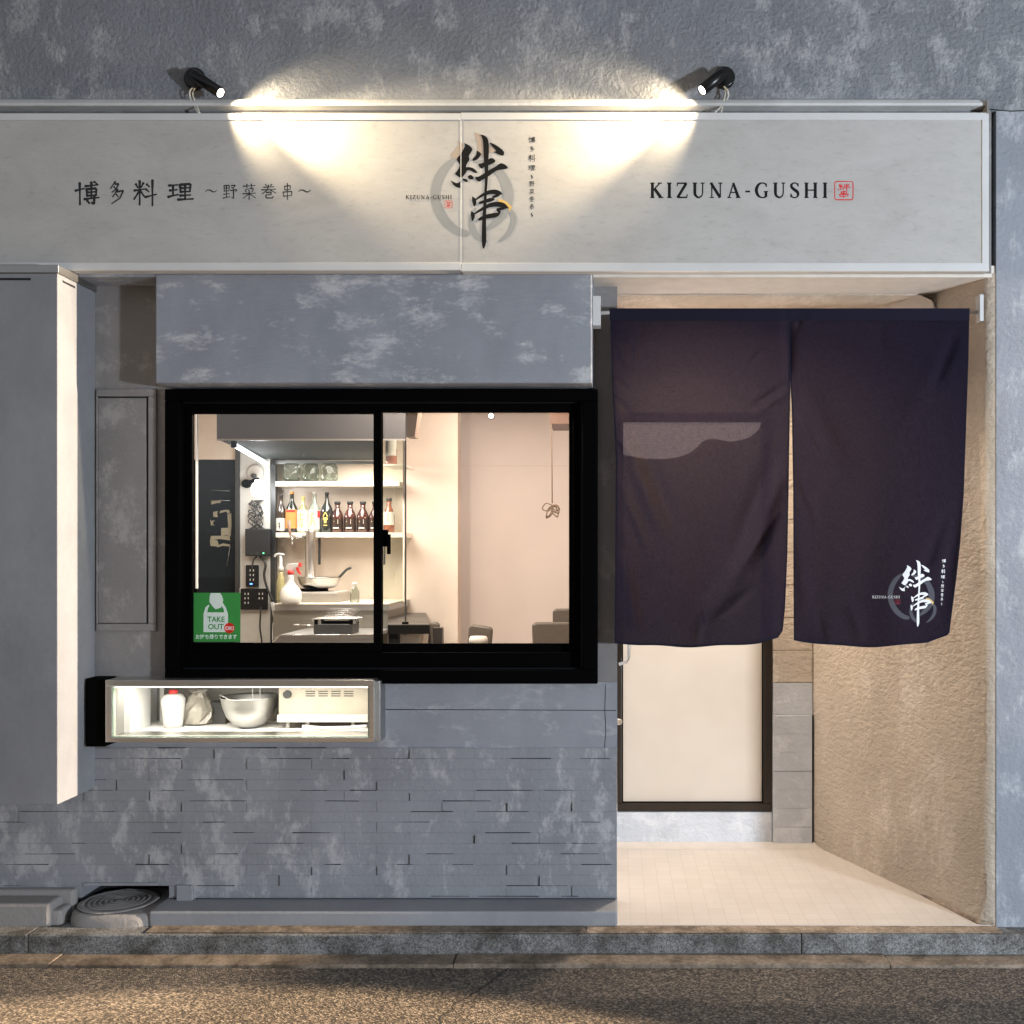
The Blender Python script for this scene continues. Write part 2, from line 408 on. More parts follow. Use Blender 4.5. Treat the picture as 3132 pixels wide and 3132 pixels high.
# entrance floor: tiles, with a smooth coved skirt at the back
SPF, SPB = Vector((1.412, .0)), Vector((.967, 1.087))      # splayed wall foot, front and back
def splay_x(y): return SPF.x + (SPB.x - SPF.x) * y / SPB.y
mb = MB(); mb.prism([(0.0, 0.0, KZ + .004), (1.44, 0.0, KZ + .004), (splay_x(1.1) + .05, 1.12, KZ + .004), (0.0, 1.12, KZ + .004)], (0, 0, -.12))
struct(mb.build('entrance_floor', M_['floor_tile']))

# ================================================================== building
B = thing('shop_building', 'grey sponge-painted shop facade with recessed entrance and lit kitchen behind', 'building', (0, .3, .07))
LW = 0.145       # lower wall plane
ST = H + (VY - 836) / S          # soffit height (2.655)
# upper wall
mb = MB(); mb.box(-6, 0, P(0, 340).z, 6, .3, 6.0); mb.build('upper_wall', M_['upper_render'], B)
# bulkhead behind the sign
mb = MB(); mb.box(-6, .0, ST, P(3032, 0).x, .3, P(0, 340).z); mb.build('bulkhead', M_['side_render'], B)
# moulding over the sign
def zz(py, y=0): return P(0, py, y).z
mb = MB(); xr = P(3018, 0, -.05).x
prof = [(0, zz(306)), (-.020, zz(310)), (-.034, zz(318)), (-.044, zz(330)), (-.044, zz(338)), (0, zz(338))]
nseg = 60
for i in range(nseg):
    xa = -6 + (xr + 6) * i / nseg; xb = -6 + (xr + 6) * (i + 1) / nseg
    pts = [(xa, y_, z_) for y_, z_ in prof]; 
    mb.add([(xa, y_ , z_) for y_, z_ in prof] + [(xb, y_, z_) for y_, z_ in prof], [(k, k + 1, k + 7, k + 6) for k in range(5)])
mb.add([(xr, y_, z_) for y_, z_ in prof], [(0, 1, 2, 3, 4, 5)])
o = mb.build('moulding', M_['white_paint'], B)
mb = MB(); mb.pbox(3019, 303, 3026, 346, -.06, 0); mb.build('moulding_stop', M_['side_render'], B)
# right pillar
mb = MB(); mb.box(P(3046, 0).x, -.004, .155, 6, .3, P(0, 341).z); mb.build('pillar', M_['pillar_render'], B)
# thin crack / cable groove on the pillar right of the sign
mb = MB(); mb.tube([P(3026, 334, -.003), P(3060, 337, -.006), P(3090, 340, -.006), P(3140, 338, -.006), P(3300, 339, -.006)], .002, 6); mb.build('thin_cable', M_['cable_dark'], B)
# panel over the window
mb = MB(); mb.pbox(475, 837, 1812, 1172, -.001, LW + .05); mb.build('window_header', M_['panel_render'], B, bevel=.006)
# lower wall plane around the window (left strip, right strip, band under the window, back of alcove)
wl, wr, wt, wb_ = P(512, 0, LW).x, P(1822, 0, LW).x, P(0, 1198, LW).z, P(0, 2086, LW).z
cor = P(1888, 0, LW).x
mb = MB()
cl, cr_, ct, cb_ = P(336, 0, LW).x, P(1133, 0, LW).x, P(0, 2094, LW).z, P(0, 2262, LW).z
mb.box(-6, LW, ct, wl, LW + .14, ST); mb.box(-6, LW, P(0, 2300, LW).z, cl, LW + .14, ct - .0002); mb.build('alcove_wall', M_['side_render'], B)
mb = MB(); mb.box(wl, LW, wt, wr, LW + .14, ST - .002); mb.box(wr, LW, wb_, cor, LW + .14, ST - .002); mb.build('window_wall', M_['side_render'], B)
mb = MB(); zq = P(0, 2288, LW).z; mb.box(wl + .001, LW, ct, cor, LW + .14, wb_ - .001); mb.box(cr_, LW, zq, cor, LW + .14, ct - .0002); mb.box(cl, LW, zq, cr_ - .0002, LW + .14, cb_); mb.build('render_band', M_['smooth_render'], B)
mb = MB(); mb.tube([P(1150, 2170, LW - .001), P(1500, 2171, LW), P(1885, 2173, LW)], .0016, 6)
mb.tube([P(1852, 2095, LW), P(1850, 2170, LW), P(1853, 2240, LW), P(1849, 2286, LW)], .0013, 6); mb.build('hairline_crack', M_['dark_gap'], B)
# vertical raised strip beside entrance corner (smooth arris)
# service panel left of the window
mb = MB(); mb.frame(293, 1190, 477, 1930, (4, 22, 24, 22), LW - .012, LW + .01); mb.build('panel_surround', M_['side_render'], B, bevel=.004)
pn = MB().pbox(299, 1217, 447, 1906, LW - .006, LW + .01).build('access_panel', M_['side_render'], B, bevel=.003)
MB().pbox(296, 1213, 452, 1908, LW - .0025, LW + .005).build('panel_gap', M_['dark_gap'], pn)
# brick cladding: real courses with slightly uneven faces
mb = MB(); jt = MB(); ph = 32.4; bw = 199.0; y0p = 2288; row = 0
py = y0p
while py < 2744:
    off = (row % 2) * bw / 2 - 40
    px = -300 + off
    while px < 1886:
        a = max(px, -300); b = min(px + bw, 1887); yo = LW - .006 - rnd.choice([0, 0, .0, .001, .002, .0035])
        b2 = min(py + ph, 2745)
        b2 = min(py + ph, 2745)
        if b2 > 2710 and a < 518 and b > 252:
            if a < 250: mb.pbox(a + .25, py + .25, 252, b2 - .25, yo, LW + .02)
            if b > 520: mb.pbox(518, py + .25, b - .25, b2 - .25, yo, LW + .02)
        else: mb.pbox(a + .25, py + .25, b - .25, b2 - .25, yo, LW + .02)
        if b2 > 2707 and a < 518 and b > 252: px += bw; continue
        if rnd.random() < .42 and b - a > 40:      # open joint under the brick
            s0 = a + rnd.uniform(0, .4) * (b - a); s1 = s0 + rnd.uniform(.3, 1.0) * (b - s0); t = rnd.uniform(.35, 1.3)
            t2 = t * rnd.uniform(.1, .7); t_, u_ = (t, t2) if rnd.random() < .5 else (t2, t); jt.prism([P(s0, py - t_, LW - .0103), P(s1, py - u_, LW - .0103), P(s1, py + u_, LW - .0103), P(s0, py + t_, LW - .0103)], (0, .01, 0))
        if rnd.random() < .20 and px > 100:
            t = rnd.uniform(.3, 1.6) if px > 900 else rnd.uniform(.25, .5); h0 = rnd.uniform(0, .3)
            jt.pbox(a - t, py + ph * h0, a + t, b2, LW - .0103, LW)
        px += bw
    py += ph; row += 1
nf_ = len(mb.f); mb.add(jt.v, jt.f); bo = mb.build('brick_cladding', M_['brick_render'], B); bo.data.materials.append(M_['dark_gap'])
for pl in bo.data.polygons:
    if pl.index >= nf_: pl.material_index = 1
mb = MB(); nz0, nz1, nx0, nx1 = P(0, 2745, LW).z, P(0, 2708, LW).z, P(252, 0, LW).x, P(518, 0, LW).x
mb.box(-6, LW - .004, nz1, cor - .002, LW + .15, P(0, 2292, LW).z); mb.box(-6, LW - .004, nz0, nx0, LW + .15, nz1 - .0002); mb.box(nx1, LW - .004, nz0, cor - .002, LW + .15, nz1 - .0002); mb.build('cladding_backing', M_['brick_render'], B)
mb = MB(); mb.box(-6, LW + .03, .05, nx0 - .01, LW + .15, nz0); mb.box(nx1 + .01, LW + .03, .05, cor - .004, LW + .15, nz0); mb.box(nx0 - .02, .36, .1, nx1 + .02, .38, .3); mb.box(nx0 - .02, LW + .151, .262, nx1 + .02, .36, .28); mb.box(nx0 - .03, LW + .02, .1, nx0 - .012, .38, .30); mb.box(nx1 + .012, LW + .02, .1, nx1 + .03, .38, .30); mb.build('footing_gap', M_['dark_gap'], B)
# plinth and step blocks
pzt = P(0, 2788, 0).z
mb = MB(); mb.box(P(455, 0).x, 0.0, .1, P(1887, 0).x + .002, LW + .05, pzt); mb.build('plinth', M_['plinth_render'], B, bevel=.008)
mb = MB(); z3 = P(0, 2726, LW).z
mb.box(P(545, 0, LW).x, LW - .02, pzt - .01, P(595, 0, LW).x, LW + .04, P(0, 2708, LW).z + .005)
mb.build('foundation_block', M_['plinth_render'], B, bevel=.004)
mb = MB(); mb.box(-6, .004, .1, P(150, 0, .0).x, LW - .001, P(0, 2765, 0).z)
mb.box(P(150, 0, 0).x - .01, .02, .1, P(178, 0, 0).x, LW - .002, P(0, 2790, 0).z)
mb.box(-6, .10, .1, P(225, 0, .10).x, LW - .002, P(0, 2722, .10).z); mb.build('side_step', M_['mound_render'], B, bevel=.012)
# soffit of the bulkhead, recess ceiling with coved beam
mb = MB(); mb.box(-6, .005, ST - .012, P(1812, 0).x, LW + .1, ST + .02); mb.build('soffit', M_['smooth_render'], B)
mb = MB(); mb.box(P(1812, 0).x + .002, .004, ST - .014, splay_x(0) + .06, 1.3, ST + .03); mb.build('entrance_ceiling', M_['ceiling_paint'], B)
mb = MB(); mb.box(cor - .1, .262, ST - .020, splay_x(.26) + .02, 1.09, ST - .0145); mb.build('textured_ceiling', M_['splay_render'], B)
mb = MB(); pts = [(splay_x(y_), y_) for y_ in (.25, .5, .8, 1.08)]
for (x0_, y0_), (x1_, y1_) in zip(pts, pts[1:]):
    mb.add([(x0_ - .07, y0_, ST - .0205), (x1_ - .07, y1_, ST - .0205), (x1_ - .02, y1_, ST - .045), (x0_ - .02, y0_, ST - .045), (x1_ + .004, y1_, ST - .11), (x0_ + .004, y0_, ST - .11)], [(0, 1, 2, 3), (3, 2, 4, 5)], True)
mb.build('ceiling_cove', M_['cove_paint'] if 'cove_paint' in M_ else plain('cove_paint', (.60, .54, .48), .7), B)
# splayed entrance wall with rounded arris
corner = P(3046, 0).x
path = [(corner + .02, -.003), (corner - .004, .0), (corner - .03, .010), (SPF.x + .005, .03)] + [(splay_x(y_), y_) for y_ in (.2, .4, .6, .8, 1.0, 1.2)]
mb = MB(); nz = 24; vs = []; fs = []
for j in range(nz + 1):
    z = .15 + (ST - .15) * j / nz
    for i, (x_, y_) in enumerate(path):
        k = rnd.uniform(-.0025, .0025) if 1 < i < len(path) - 1 else 0
        fl = .02 * math.exp(-(z - .16) / .03) if i in (2, 3) else 0
        vs.append((x_ + k - fl, y_, z))
m_ = len(path)
fs = [(j * m_ + i, j * m_ + i + 1, (j + 1) * m_ + i + 1, (j + 1) * m_ + i) for j in range(nz) for i in range(m_ - 1)]
mb.add(vs, fs, True); mb.build('splayed_wall', M_['splay_render'], B)
mb = MB(); mb.prism([(corner - .002, .0, KZ), (SPF.x - .02, .0, KZ), (splay_x(.35) - .004, .36, KZ), (splay_x(.35) + .03, .36, KZ), (corner, .02, KZ)], (0, 0, .018))
mb.build('mortar_fillet', M_['kerb_top'], B, bevel=.008)
mb = MB(); mb.box(splay_x(.3) + .04, .3, 0, 3, .45, 3); mb.build('party_wall', M_['side_render'], B)
# left cheek of the entrance
mb = MB(); mb.box(cor - .12, LW + .14, .1, cor - .001, 1.09, 2.8); mb.build('entrance_cheek', M_['back_render'], B)
# back wall of the entrance
YB = 1.087
def pb(mb, a, b, c, d, yf, yb): mb.pbox(a, b, c, d, yf, yb)
dl, dr_, dt, db = 1888, 2362, 1262, 2482
mb = MB(); mb.box(P(2364, 0, YB).x, YB + .004, .1, 2.2, YB + .2, 2.75); mb.box(-.12, YB + .004, P(0, dt, YB).z + .002, P(2364, 0, YB).x - .001, YB + .2, 2.75)
mb.build('entrance_back_wall', M_['splay_render'], B)
mb = MB(); mb.pbox(1880, 2483.5, 2361, 2590, YB - .004, YB + .19); mb.build('door_sill', M_['back_render'], B, bevel=.003)
mb = MB()
yy = 1190.
while yy < 2087: mb.pbox(2364, yy + .6, 2485, min(yy + 99, 2088) - .6, YB - .002 - rnd.uniform(0, .002), YB + .05); yy += 100
mb.build('back_cladding', M_['splay_render'], B, bevel=.002)
mb = MB()
for a, b in ((2089, 2186),): mb.pbox(2364, a, 2485, b, YB - .003, YB + .05)
yy = 2188.
while yy < 2584: mb.pbox(2364, yy + .3, 2484, min(yy + 57, 2590) - .3, YB - .014 - rnd.uniform(0, .002), YB + .05); yy += 57
mb.build('stone_cladding', M_['back_render'], B, bevel=.0015)
mb = MB(); mb.pbox(2485, 2188, 2488, 2586, YB - .010, YB + .05); mb.build('cladding_gap', M_['dark_gap'], B)
mb = MB(); xl, xr2 = cor, splay_x(YB) + .03
mb.add([(xl, YB - .005, KZ + .022), (xr2, YB - .005, KZ + .022), (xr2 + .03, YB - .035, KZ + .008), (xl, YB - .035, KZ + .008), (xr2 + .05, YB - .075, KZ + .0045), (xl, YB - .075, KZ + .0045)], [(0, 1, 2, 3), (3, 2, 4, 5)], True)
mb.build('floor_cove', M_['cove_paint'], B, recalc=True)
# entrance door: dark frame, frosted pane, pull handle, lock
door = MB().frame(dl, dt, dr_, db, (14, 25, 27, 25), YB - .006, YB + .05).build('door', M_['bronze_metal'], B, bevel=.003)
MB().frame(dl + 13, dt + 24, dr_ - 26, db - 24, 5, YB + .006, YB + .045).build('door_bead', M_['black_matte'], door)
MB().pbox(dl + 16, dt + 27, dr_ - 29, db - 27, YB + .02, YB + .028).build('door_glass', M_['frosted_glass'], door)
mb = MB(); mb.prism([P(a_, b_, YB + .017) for a_, b_ in [(1905, 1290), (2330, 1290)] + cr([(2322, 1312), (2290, 1338), (2235, 1350), (2185, 1342), (2150, 1350), (2110, 1385), (2050, 1402), (1970, 1402), (1905, 1390)], 5)], (0, .002, 0)); mb.build('glow_patch', emis('patch_glow', (1., .80, .76), 10.0), door)  # added glowing patch, makes the bright sheen seen through the curtain
hx = 1924; mb = MB()
pts = [P(1893, 1702, YB), P(1905, 1701, YB - .045), P(1916, 1704, YB - .06), P(1923, 1714, YB - .06), P(1924, 1740, YB - .06)] + [P(1924, 1750 + 25 * i, YB - .06) for i in range(10)] + [P(1923, 2012, YB - .06), P(1916, 2026, YB - .06), P(1905, 2031, YB - .045), P(1893, 2032, YB)]
mb.tube([P(1893, 1702, YB - .06)] + pts[2:-2] + [P(1893, 2032, YB - .06)], .0085, 12)
mb.build('door_handle', M_['chrome'], door)
MB().lathe([(.016, 0), (.016, .03), (.012, .034)], P(1893, 2205, YB - .004), (0, -1, 0), 20).build('door_lock', M_['chrome'], door)
# recess downlights (warm), fixtures in the ceiling
def downlight(x, y, z, power, col=WARM2, size=.09, label='', nm='ceiling_downlight', spread=None, group='downlights in the ceilings'):
    t = thing(nm, label, 'ceiling light', (x, y, z), group)
    MB().lathe([(size * .75, 0), (size * .75, -.010), (size * .55, -.012)], (x, y, z), 'z', 24).build('trim_ring', M_['frame_white'], t)
    MB().lathe([(size * .5, -.0125), (size * .5, -.015)], (x, y, z), 'z', 24).build('lens', M_['warm_glow'], t)
    l = lamp('downlight_lamp', 'AREA', (x, y, z - .02), power, col, (x, y, 0), shape='DISK', size=size)
    if spread: l.data.spread = spread
CZ = ST - .015
downlight(.31, .62, CZ, 30, WARM2, .10, 'warm round downlight in the entrance ceiling in front of the glazed door', spread=R(150))
# ------------------------------------------------------------------ window in the wall
WY = .085
win = MB().frame(503, 1190, 1828, 2092, (46, 36, 46, 42), WY, .165).build('window', M_['black_metal'], B, bevel=.004)
MB().frame(547, 1225, 1784, 2052, (8, 8, 8, 9), WY + .035, .16).build('frame_step', M_['black_groove'], win)
MB().frame(553, 1230, 1778, 2046, (34, 30, 26, 50), WY + .050, .163).build('inner_frame', M_['black_metal'], win, bevel=.003)
MB().frame(583, 1254, 1166, 2000, (7, 12, 24, 34), WY + .062, .160).build('left_sash', M_['black_metal'], win, bevel=.002)
MB().frame(1148, 1250, 1768, 2004, (22, 12, 28, 36), WY + .088, .186).build('right_sash', M_['black_metal'], win, bevel=.002)
MB().pbox(589, 1264, 1144, 1968, .153, .157).build('glass_pane', M_['window_glass'], win)
MB().pbox(1168, 1260, 1742, 1970, .178, .182).build('glass_pane', M_['window_glass'], win)
lk = MB().pbox(1171, 1620, 1186, 1672, WY + .08, WY + .095); lk.pbox(1183, 1634, 1193, 1695, WY + .066, WY + .082)
lk.build('sash_lock', M_['black_metal'], win, bevel=.002)
mb = MB(); mb.box(wl - .02, WY + .02, P(0, 1196, WY).z - .0, wr + .01, LW + .06, P(0, 1190, WY).z + .0); 

# ------------------------------------------------------------------ interior room (part of the building)
RX0, RX1, RYF, RYB, RZ0, RZ1 = -3.6, 2.4, LW + .142, 3.45, .16, 2.84
YK = 3.42
xc = P(1400, 0, YK).x
mb = MB(); mb.box(RX0 - .1, YK, RZ0, xc, YK + .15, RZ1); mb.build('kitchen_wall', M_['cream_wall'], B)
YP = 3.95
mb = MB(); mb.box(xc - .1, YP, RZ0, RX1 + .1, YP + .1, RZ1); mb.build('dining_wall', M_['pink_wall'], B)
mb = MB(); mb.box(RX0 - .15, RYF, RZ0, RX0, YK, RZ1); mb.build('side_wall', M_['cream_wall'], B); MB().box(RX1, YB + .2, RZ0, RX1 + .1, YP, RZ1).build('side_wall', M_['cream_wall'], B)
mb = MB(); mb.box(RX0, RYF - .002, RZ1, RX1, YP + .1, RZ1 + .1); mb.build('ceiling', M_['ceiling_paint'], B)
mb = MB(); mb.box(RX0, RYF, .05, -.125, YP, RZ0); mb.box(-.125, YB + .21, .05, RX1, YP, RZ0); mb.build('floor', M_['inner_floor'], B)
mb = MB(); mb.pbox(596 - 150, 1262 - 60, 722, 1405, 3.30, 3.34); mb.build('partition_header', M_['cream_wall'], B)
col_l, col_r = 733, 842
mb = MB(); mb.pbox(col_l, 1200, 826, 2300, 3.28, 3.33); mb.build('kitchen_column', plain('column_white', (.50, .49, .46), .6), B)
MB().pbox(827, 1421, 842, 2100, 3.285, 3.33).build('column_trim', M_['dark_steel'], B)
mb = MB(); mb.prism([P(1242, 1200, 2.4), P(1287, 1200, 2.4), P(1268, 1336, 2.4), P(1242, 1336, 2.4)], (0, .12, 0)); mb.build('ceiling_beam', plain('beam_brown', (.36, .28, .21), .8), B)
mb = MB(); mb.pbox(1682, 1200, 1790, 1296, 3.0, 3.4); mb.build('ceiling_box', M_['brown_wood'], B)
MB().pbox(1400, 1424, 1800, 1425.4, YP - .002, YP + .01).build('wall_joint', plain('joint_tone', (.62, .5, .43), .8), B)

# interior lamps: ceiling downlights over the kitchen and the dining side
downlight(-1.2, 1.3, RZ1 - .001, 95, WARM2, .12, 'warm downlight over the work table just inside the serving window')
downlight(-2.0, 2.9, RZ1 - .5 - .001, 0.01, WARM2, .05, 'small downlight under the extractor hood') if False else None
downlight(-.95, 2.7, RZ1 - .001, 24, (1., .82, .70), .12, 'warm downlight over the bar counter between kitchen and dining side')
downlight(.6, 2.9, RZ1 - .001, 18, (1., .80, .68), .12, 'warm downlight over the dining side behind the entrance door')
downlight(-2.9, 1.6, RZ1 - .001, 20, WARM2, .12, 'warm downlight in the kitchen corner beside the dark fridge')
o = lamp('disc_shadow_lamp', 'POINT', (.75, 1.75, 2.30), 17, (1., .80, .66), shadow_soft_size=.03)  # unseen point light added so the disc below throws its shadow
# unseen round disc, added to throw a disc shadow on the dining wall
t = thing('shadow_disc', 'unseen round disc added to cast a round shadow on the dining wall', 'shadow caster', (.36, 2.82, 1.95))
MB().lathe([(.02, -.01), (.33, -.008), (.335, 0), (.33, .008), (.02, .01)], (.36, 2.82, 1.95), (-.35, .93, -.28), 48).build('blocker_disc', M_['off_white'], t)
MB().tube([(.36, 2.82, 2.26), (.36, 2.80, RZ1)], .003).build('cord', M_['cable_dark'], t)

# ================================================================== sign board
SY = -.052
sg = thing('sign_board', 'long pale concrete-print restaurant sign with brushed kanji emblem and white border', 'sign', (P(1566, 0).x, -.03, P(0, 828).z))
MB().pbox(-900, 347, 1409, 826, SY, 0).build('sign_panel', M_['sign_print'], sg)
MB().pbox(1410.6, 347, 3023, 828, SY, 0).build('sign_panel', M_['sign_print'], sg)
mb = MB(); mb.pbox(-900, 346, 1408.8, 367, SY - .004, SY + .01); mb.pbox(-900, 803, 1408.8, 826, SY - .004, SY + .01)
mb.pbox(1410.8, 344, 3025, 366, SY - .004, SY + .01); mb.pbox(1410.8, 804, 3025, 829, SY - .004, SY + .01); mb.pbox(3004, 366, 3025, 804, SY - .004, SY + .01)
mb.build('sign_border', M_['frame_white'], sg, bevel=.0015)
mb = MB(); mb.pbox(1408.9, 346, 1410.7, 828, SY - .001, SY + .01); mb.build('panel_joint', plain('joint_white', (.8, .79, .76), .4), sg)

KJ = {
 '博': [[(4,40),(40,31)],[(22,8),(23,96)],[(44,22),(95,16)],[(50,32),(51,62)],[(50,34),(89,30),(88,62)],[(52,47),(87,44)],[(52,60),(87,57)],[(69,5),(69,68)],[(80,4),(91,12)],[(40,74),(99,67)],[(81,60),(80,94),(68,86)],[(52,79),(61,90)]],
 '多': [[(46,3),(18,32)],[(42,15),(66,12),(50,36),(24,50)],[(37,25),(48,34)],[(60,36),(30,68)],[(54,47),(93,41),(72,74),(22,98)],[(50,57),(63,68)]],
 '料': [[(10,18),(19,32)],[(43,14),(34,30)],[(3,43),(49,37)],[(27,6),(27,97)],[(26,44),(3,76)],[(30,45),(46,64)],[(57,19),(68,28)],[(54,38),(66,47)],[(50,68),(99,57)],[(82,3),(82,99)]],
 '理': [[(4,20),(39,16)],[(7,46),(36,42)],[(1,80),(41,67)],[(21,19),(21,73)],[(48,15),(51,56)],[(48,16),(91,11),(88,55)],[(50,34),(88,31)],[(51,53),(87,51)],[(69,13),(69,92)],[(48,73),(90,69)],[(40,94),(101,90)]],
 '野': [[(10,12),(11,48)],[(10,13),(46,9),(44,47)],[(11,29),(44,27)],[(11,46),(44,44)],[(27,11),(27,86)],[(7,67),(47,63)],[(2,92),(51,82)],[(58,12),(89,9),(74,28)],[(63,23),(77,34)],[(53,43),(99,37),(90,52)],[(76,40),(76,94),(62,86)]],
 '菜': [[(8,17),(93,13)],[(34,4),(35,28)],[(66,3),(64,27)],[(79,29),(24,38)],[(23,44),(32,54)],[(47,42),(52,52)],[(79,38),(68,52)],[(6,63),(95,59)],[(50,54),(50,99)],[(48,63),(10,91)],[(53,63),(94,88)]],
 '巻': [[(30,4),(38,14)],[(71,3),(62,14)],[(17,23),(84,19)],[(4,40),(96,35)],[(50,6),(43,40),(6,67)],[(57,38),(97,60)],[(32,57),(67,54),(65,71),(33,72)],[(32,72),(33,92),(75,92),(81,80)]],
 '串': [[(28,18),(31,42)],[(28,19),(73,15),(70,39)],[(30,41),(70,38)],[(17,53),(21,79)],[(17,54),(84,49),(80,76)],[(20,78),(80,74)],[(50,2),(50,100)]],
 '絆': [[(25,3),(10,24),(27,30)],[(39,15),(12,48),(41,43)],[(32,35),(43,50)],[(25,48),(25,73)],[(10,75),(5,92)],[(21,76),(26,89)],[(36,71),(45,84)],[(53,11),(62,28)],[(93,6),(82,26)],[(51,41),(96,37)],[(45,63),(101,58)],[(74,3),(74,99)]],
 '～': [[(0,60),(20,38),(45,44),(62,60),(80,60),(100,36)]],
}
def kanji(mb, ch, x0, y0, x1, y1, M, wd=9.0, rot=False):
    for i, st in enumerate(KJ[ch]):
        L_ = [(x0 + (x1 - x0) * (a if not rot else 50 + (b - 50) * .6) / 100, y0 + (y1 - y0) * (b if not rot else a) / 100) for a, b in st]
        u = (x1 - x0) / 100 * wd
        m = len(L_); pts = []
        for k, (a, b) in enumerate(L_):
            t = k / (m - 1); pts.append((a, b, u * (1.15 - .45 * t) if m > 2 or abs(L_[0][0] - L_[-1][0]) > abs(L_[0][1] - L_[-1][1]) else u * (1.2 - .35 * t)))
        if ch == '～': pts = [(a, b, u * (0.35 + 1.1 * math.sin(math.pi * min(.97, max(.03, k / (m - 1)))))) for k, (a, b, _) in enumerate(pts)]
        if m == 2:
            a, b = pts; mid = ((a[0] * .45 + b[0] * .55), (a[1] * .45 + b[1] * .55) , min(a[2], b[2]) * .82)
            d = Vector((b[0] - a[0], b[1] - a[1])); l = d.length or 1; d /= l
            pts = [(a[0] - d.x * u * .3, a[1] - d.y * u * .3, u * .45), a, mid, (b[0], b[1], b[2]), (b[0] + d.x * u * .35, b[1] + d.y * u * .35, u * .25)]
            ribbon(mb, pts, lambda x, y, i=i: M(x, y, i), sharp=True)
        elif ch == '～': ribbon(mb, pts, lambda x, y, i=i: M(x, y, i), 6)
        else:
            # bent stroke: separate straight pieces keep the corner crisp
            for k in range(m - 1):
                a, b = pts[k], pts[k + 1]; ribbon(mb, [a, b], lambda x, y, i=i, k=k: M(x, y, i + .3 * k), sharp=True)
# serif capitals, cap height 100, y down
SER = {
 'K': (78, [[(17,0,12),(17,100,12)],[(4,2,4),(30,2,4)],[(4,98,4),(30,98,4)],[(62,3,5),(20,52,5)],[(50,2,4),(76,2,4)],[(32,42,12),(68,97,13)],[(54,98,4),(84,98,4)]]),
 'I': (34, [[(17,0,12),(17,100,12)],[(3,2,4),(31,2,4)],[(3,98,4),(31,98,4)]]),
 'Z': (70, [[(6,3,6),(64,3,6)],[(7,0,4),(5,22,4)],[(60,4,11),(8,97,11)],[(4,97,6),(66,97,6)],[(66,76,4),(64,99,4)]]),
 'U': (80, [[(17,0,12),(17,62,12)],[(4,2,4),(30,2,4)],[(65,0,5),(65,62,5)],[(53,2,4),(77,2,4)],'c',[(17,58,12),(20,82,11),(40,98,7),(60,84,5),(65,58,5)]]),
 'N': (82, [[(15,0,5),(15,100,5)],[(2,98,4),(28,98,4)],[(4,2,4),(20,2,4)],[(10,2,11),(66,99,12)],[(67,0,5),(67,98,5)],[(54,2,4),(80,2,4)]]),
 'A': (82, [[(40,0,5),(12,98,5)],[(38,0,9),(70,98,13)],[(2,98,4),(26,98,4)],[(54,98,4),(82,98,4)],[(22,64,4.5),(57,64,4.5)]]),
 '-': (38, [[(4,58,7),(34,58,7)]]),
 'G': (82, ['c',[(68,26,5),(66,10,6),(44,1,5),(20,14,10),(8,50,13),(20,86,10),(44,99,5),(62,94,7),(70,88,6)],[(67,58,11),(67,92,11)],[(54,58,4),(80,58,4)],[(69,4,4),(70,28,4)]]),
 'S': (58, ['c',[(48,22,4),(44,8,5),(27,1,5),(10,12,9),(10,28,11),(26,45,13),(44,60,13),(50,78,10),(42,94,6),(27,99,5),(12,92,5),(6,74,4)],[(50,3,4),(50,26,4)],[(6,72,4),(6,98,4)]]),
 'H': (88, [[(17,0,12),(17,100,12)],[(4,2,4),(30,2,4)],[(4,98,4),(30,98,4)],[(71,0,12),(71,100,12)],[(58,2,4),(84,2,4)],[(58,98,4),(84,98,4)],[(17,49,5),(71,49,5)]]),
}
def serif(mb, text, x0, y0, x1, y1, M, gap=14, wt=1.45):
    tot = sum(SER[c][0] + gap for c in text) - gap; sx = (x1 - x0) / tot; sy = (y1 - y0) / 100; x = x0
    n = 0
    for c in text:
        wdt, sts = SER[c]; curve = False
        for st in sts:
            if st == 'c': curve = True; continue
            ps = [(x + a * sx, y0 + b * sy, (w_ * wt + 1.2) * (sx + sy) / 2) for a, b, w_ in st]; n += 1
            ribbon(mb, ps, lambda u, v, n=n: M(u, v, (n % 5)), 6, sharp=not curve); curve = False
        x += (wdt + gap) * sx
def seal(mb, x0, y0, x1, y1, M, t):
    e = (x1 - x0); r = .12 * e
    c = []
    for cx_, cy_, a0 in ((x1 - r, y0 + r, -90), (x1 - r, y1 - r, 0), (x0 + r, y1 - r, 90), (x0 + r, y0 + r, 180)):
        for k in range(4): a = R(a0 + k * 30); c.append((cx_ + r * math.cos(a), cy_ + r * math.sin(a), t * (1 + .2 * math.sin(k * 3 + a0))))
    ribbon(mb, c, lambda u, v: M(u, v, 0), sharp=True, closed=True)
    kanji(mb, '絆', x0 + .16 * e, y0 + .12 * e, x0 + .84 * e, y0 + .50 * e, lambda u, v, i: M(u, v, i), 8)
    kanji(mb, '串', x0 + .14 * e, y0 + .50 * e, x0 + .86 * e, y0 + .90 * e, lambda u, v, i: M(u, v, i), 8)
def Msign(base=0.0006): return lambda u, v, i=0: P(u, v, 0) * 1 + (Vector((0, 0, 0))) if False else _ms(u, v, i, base)
def _ms(u, v, i, base): return P(u, v, SY - base * .5 - .00005 * i)
MS = Msign()
mb = MB()
for ch, a, b, c, d in (('博', 227, 553, 303, 629), ('多', 329, 553, 381, 625), ('料', 408, 548, 479, 629), ('理', 513, 556, 590, 614)): kanji(mb, ch, a, b, c, d, MS, 10)
mb.build('large_lettering', M_['ink_soft'], sg, recalc=False); mb = MB()
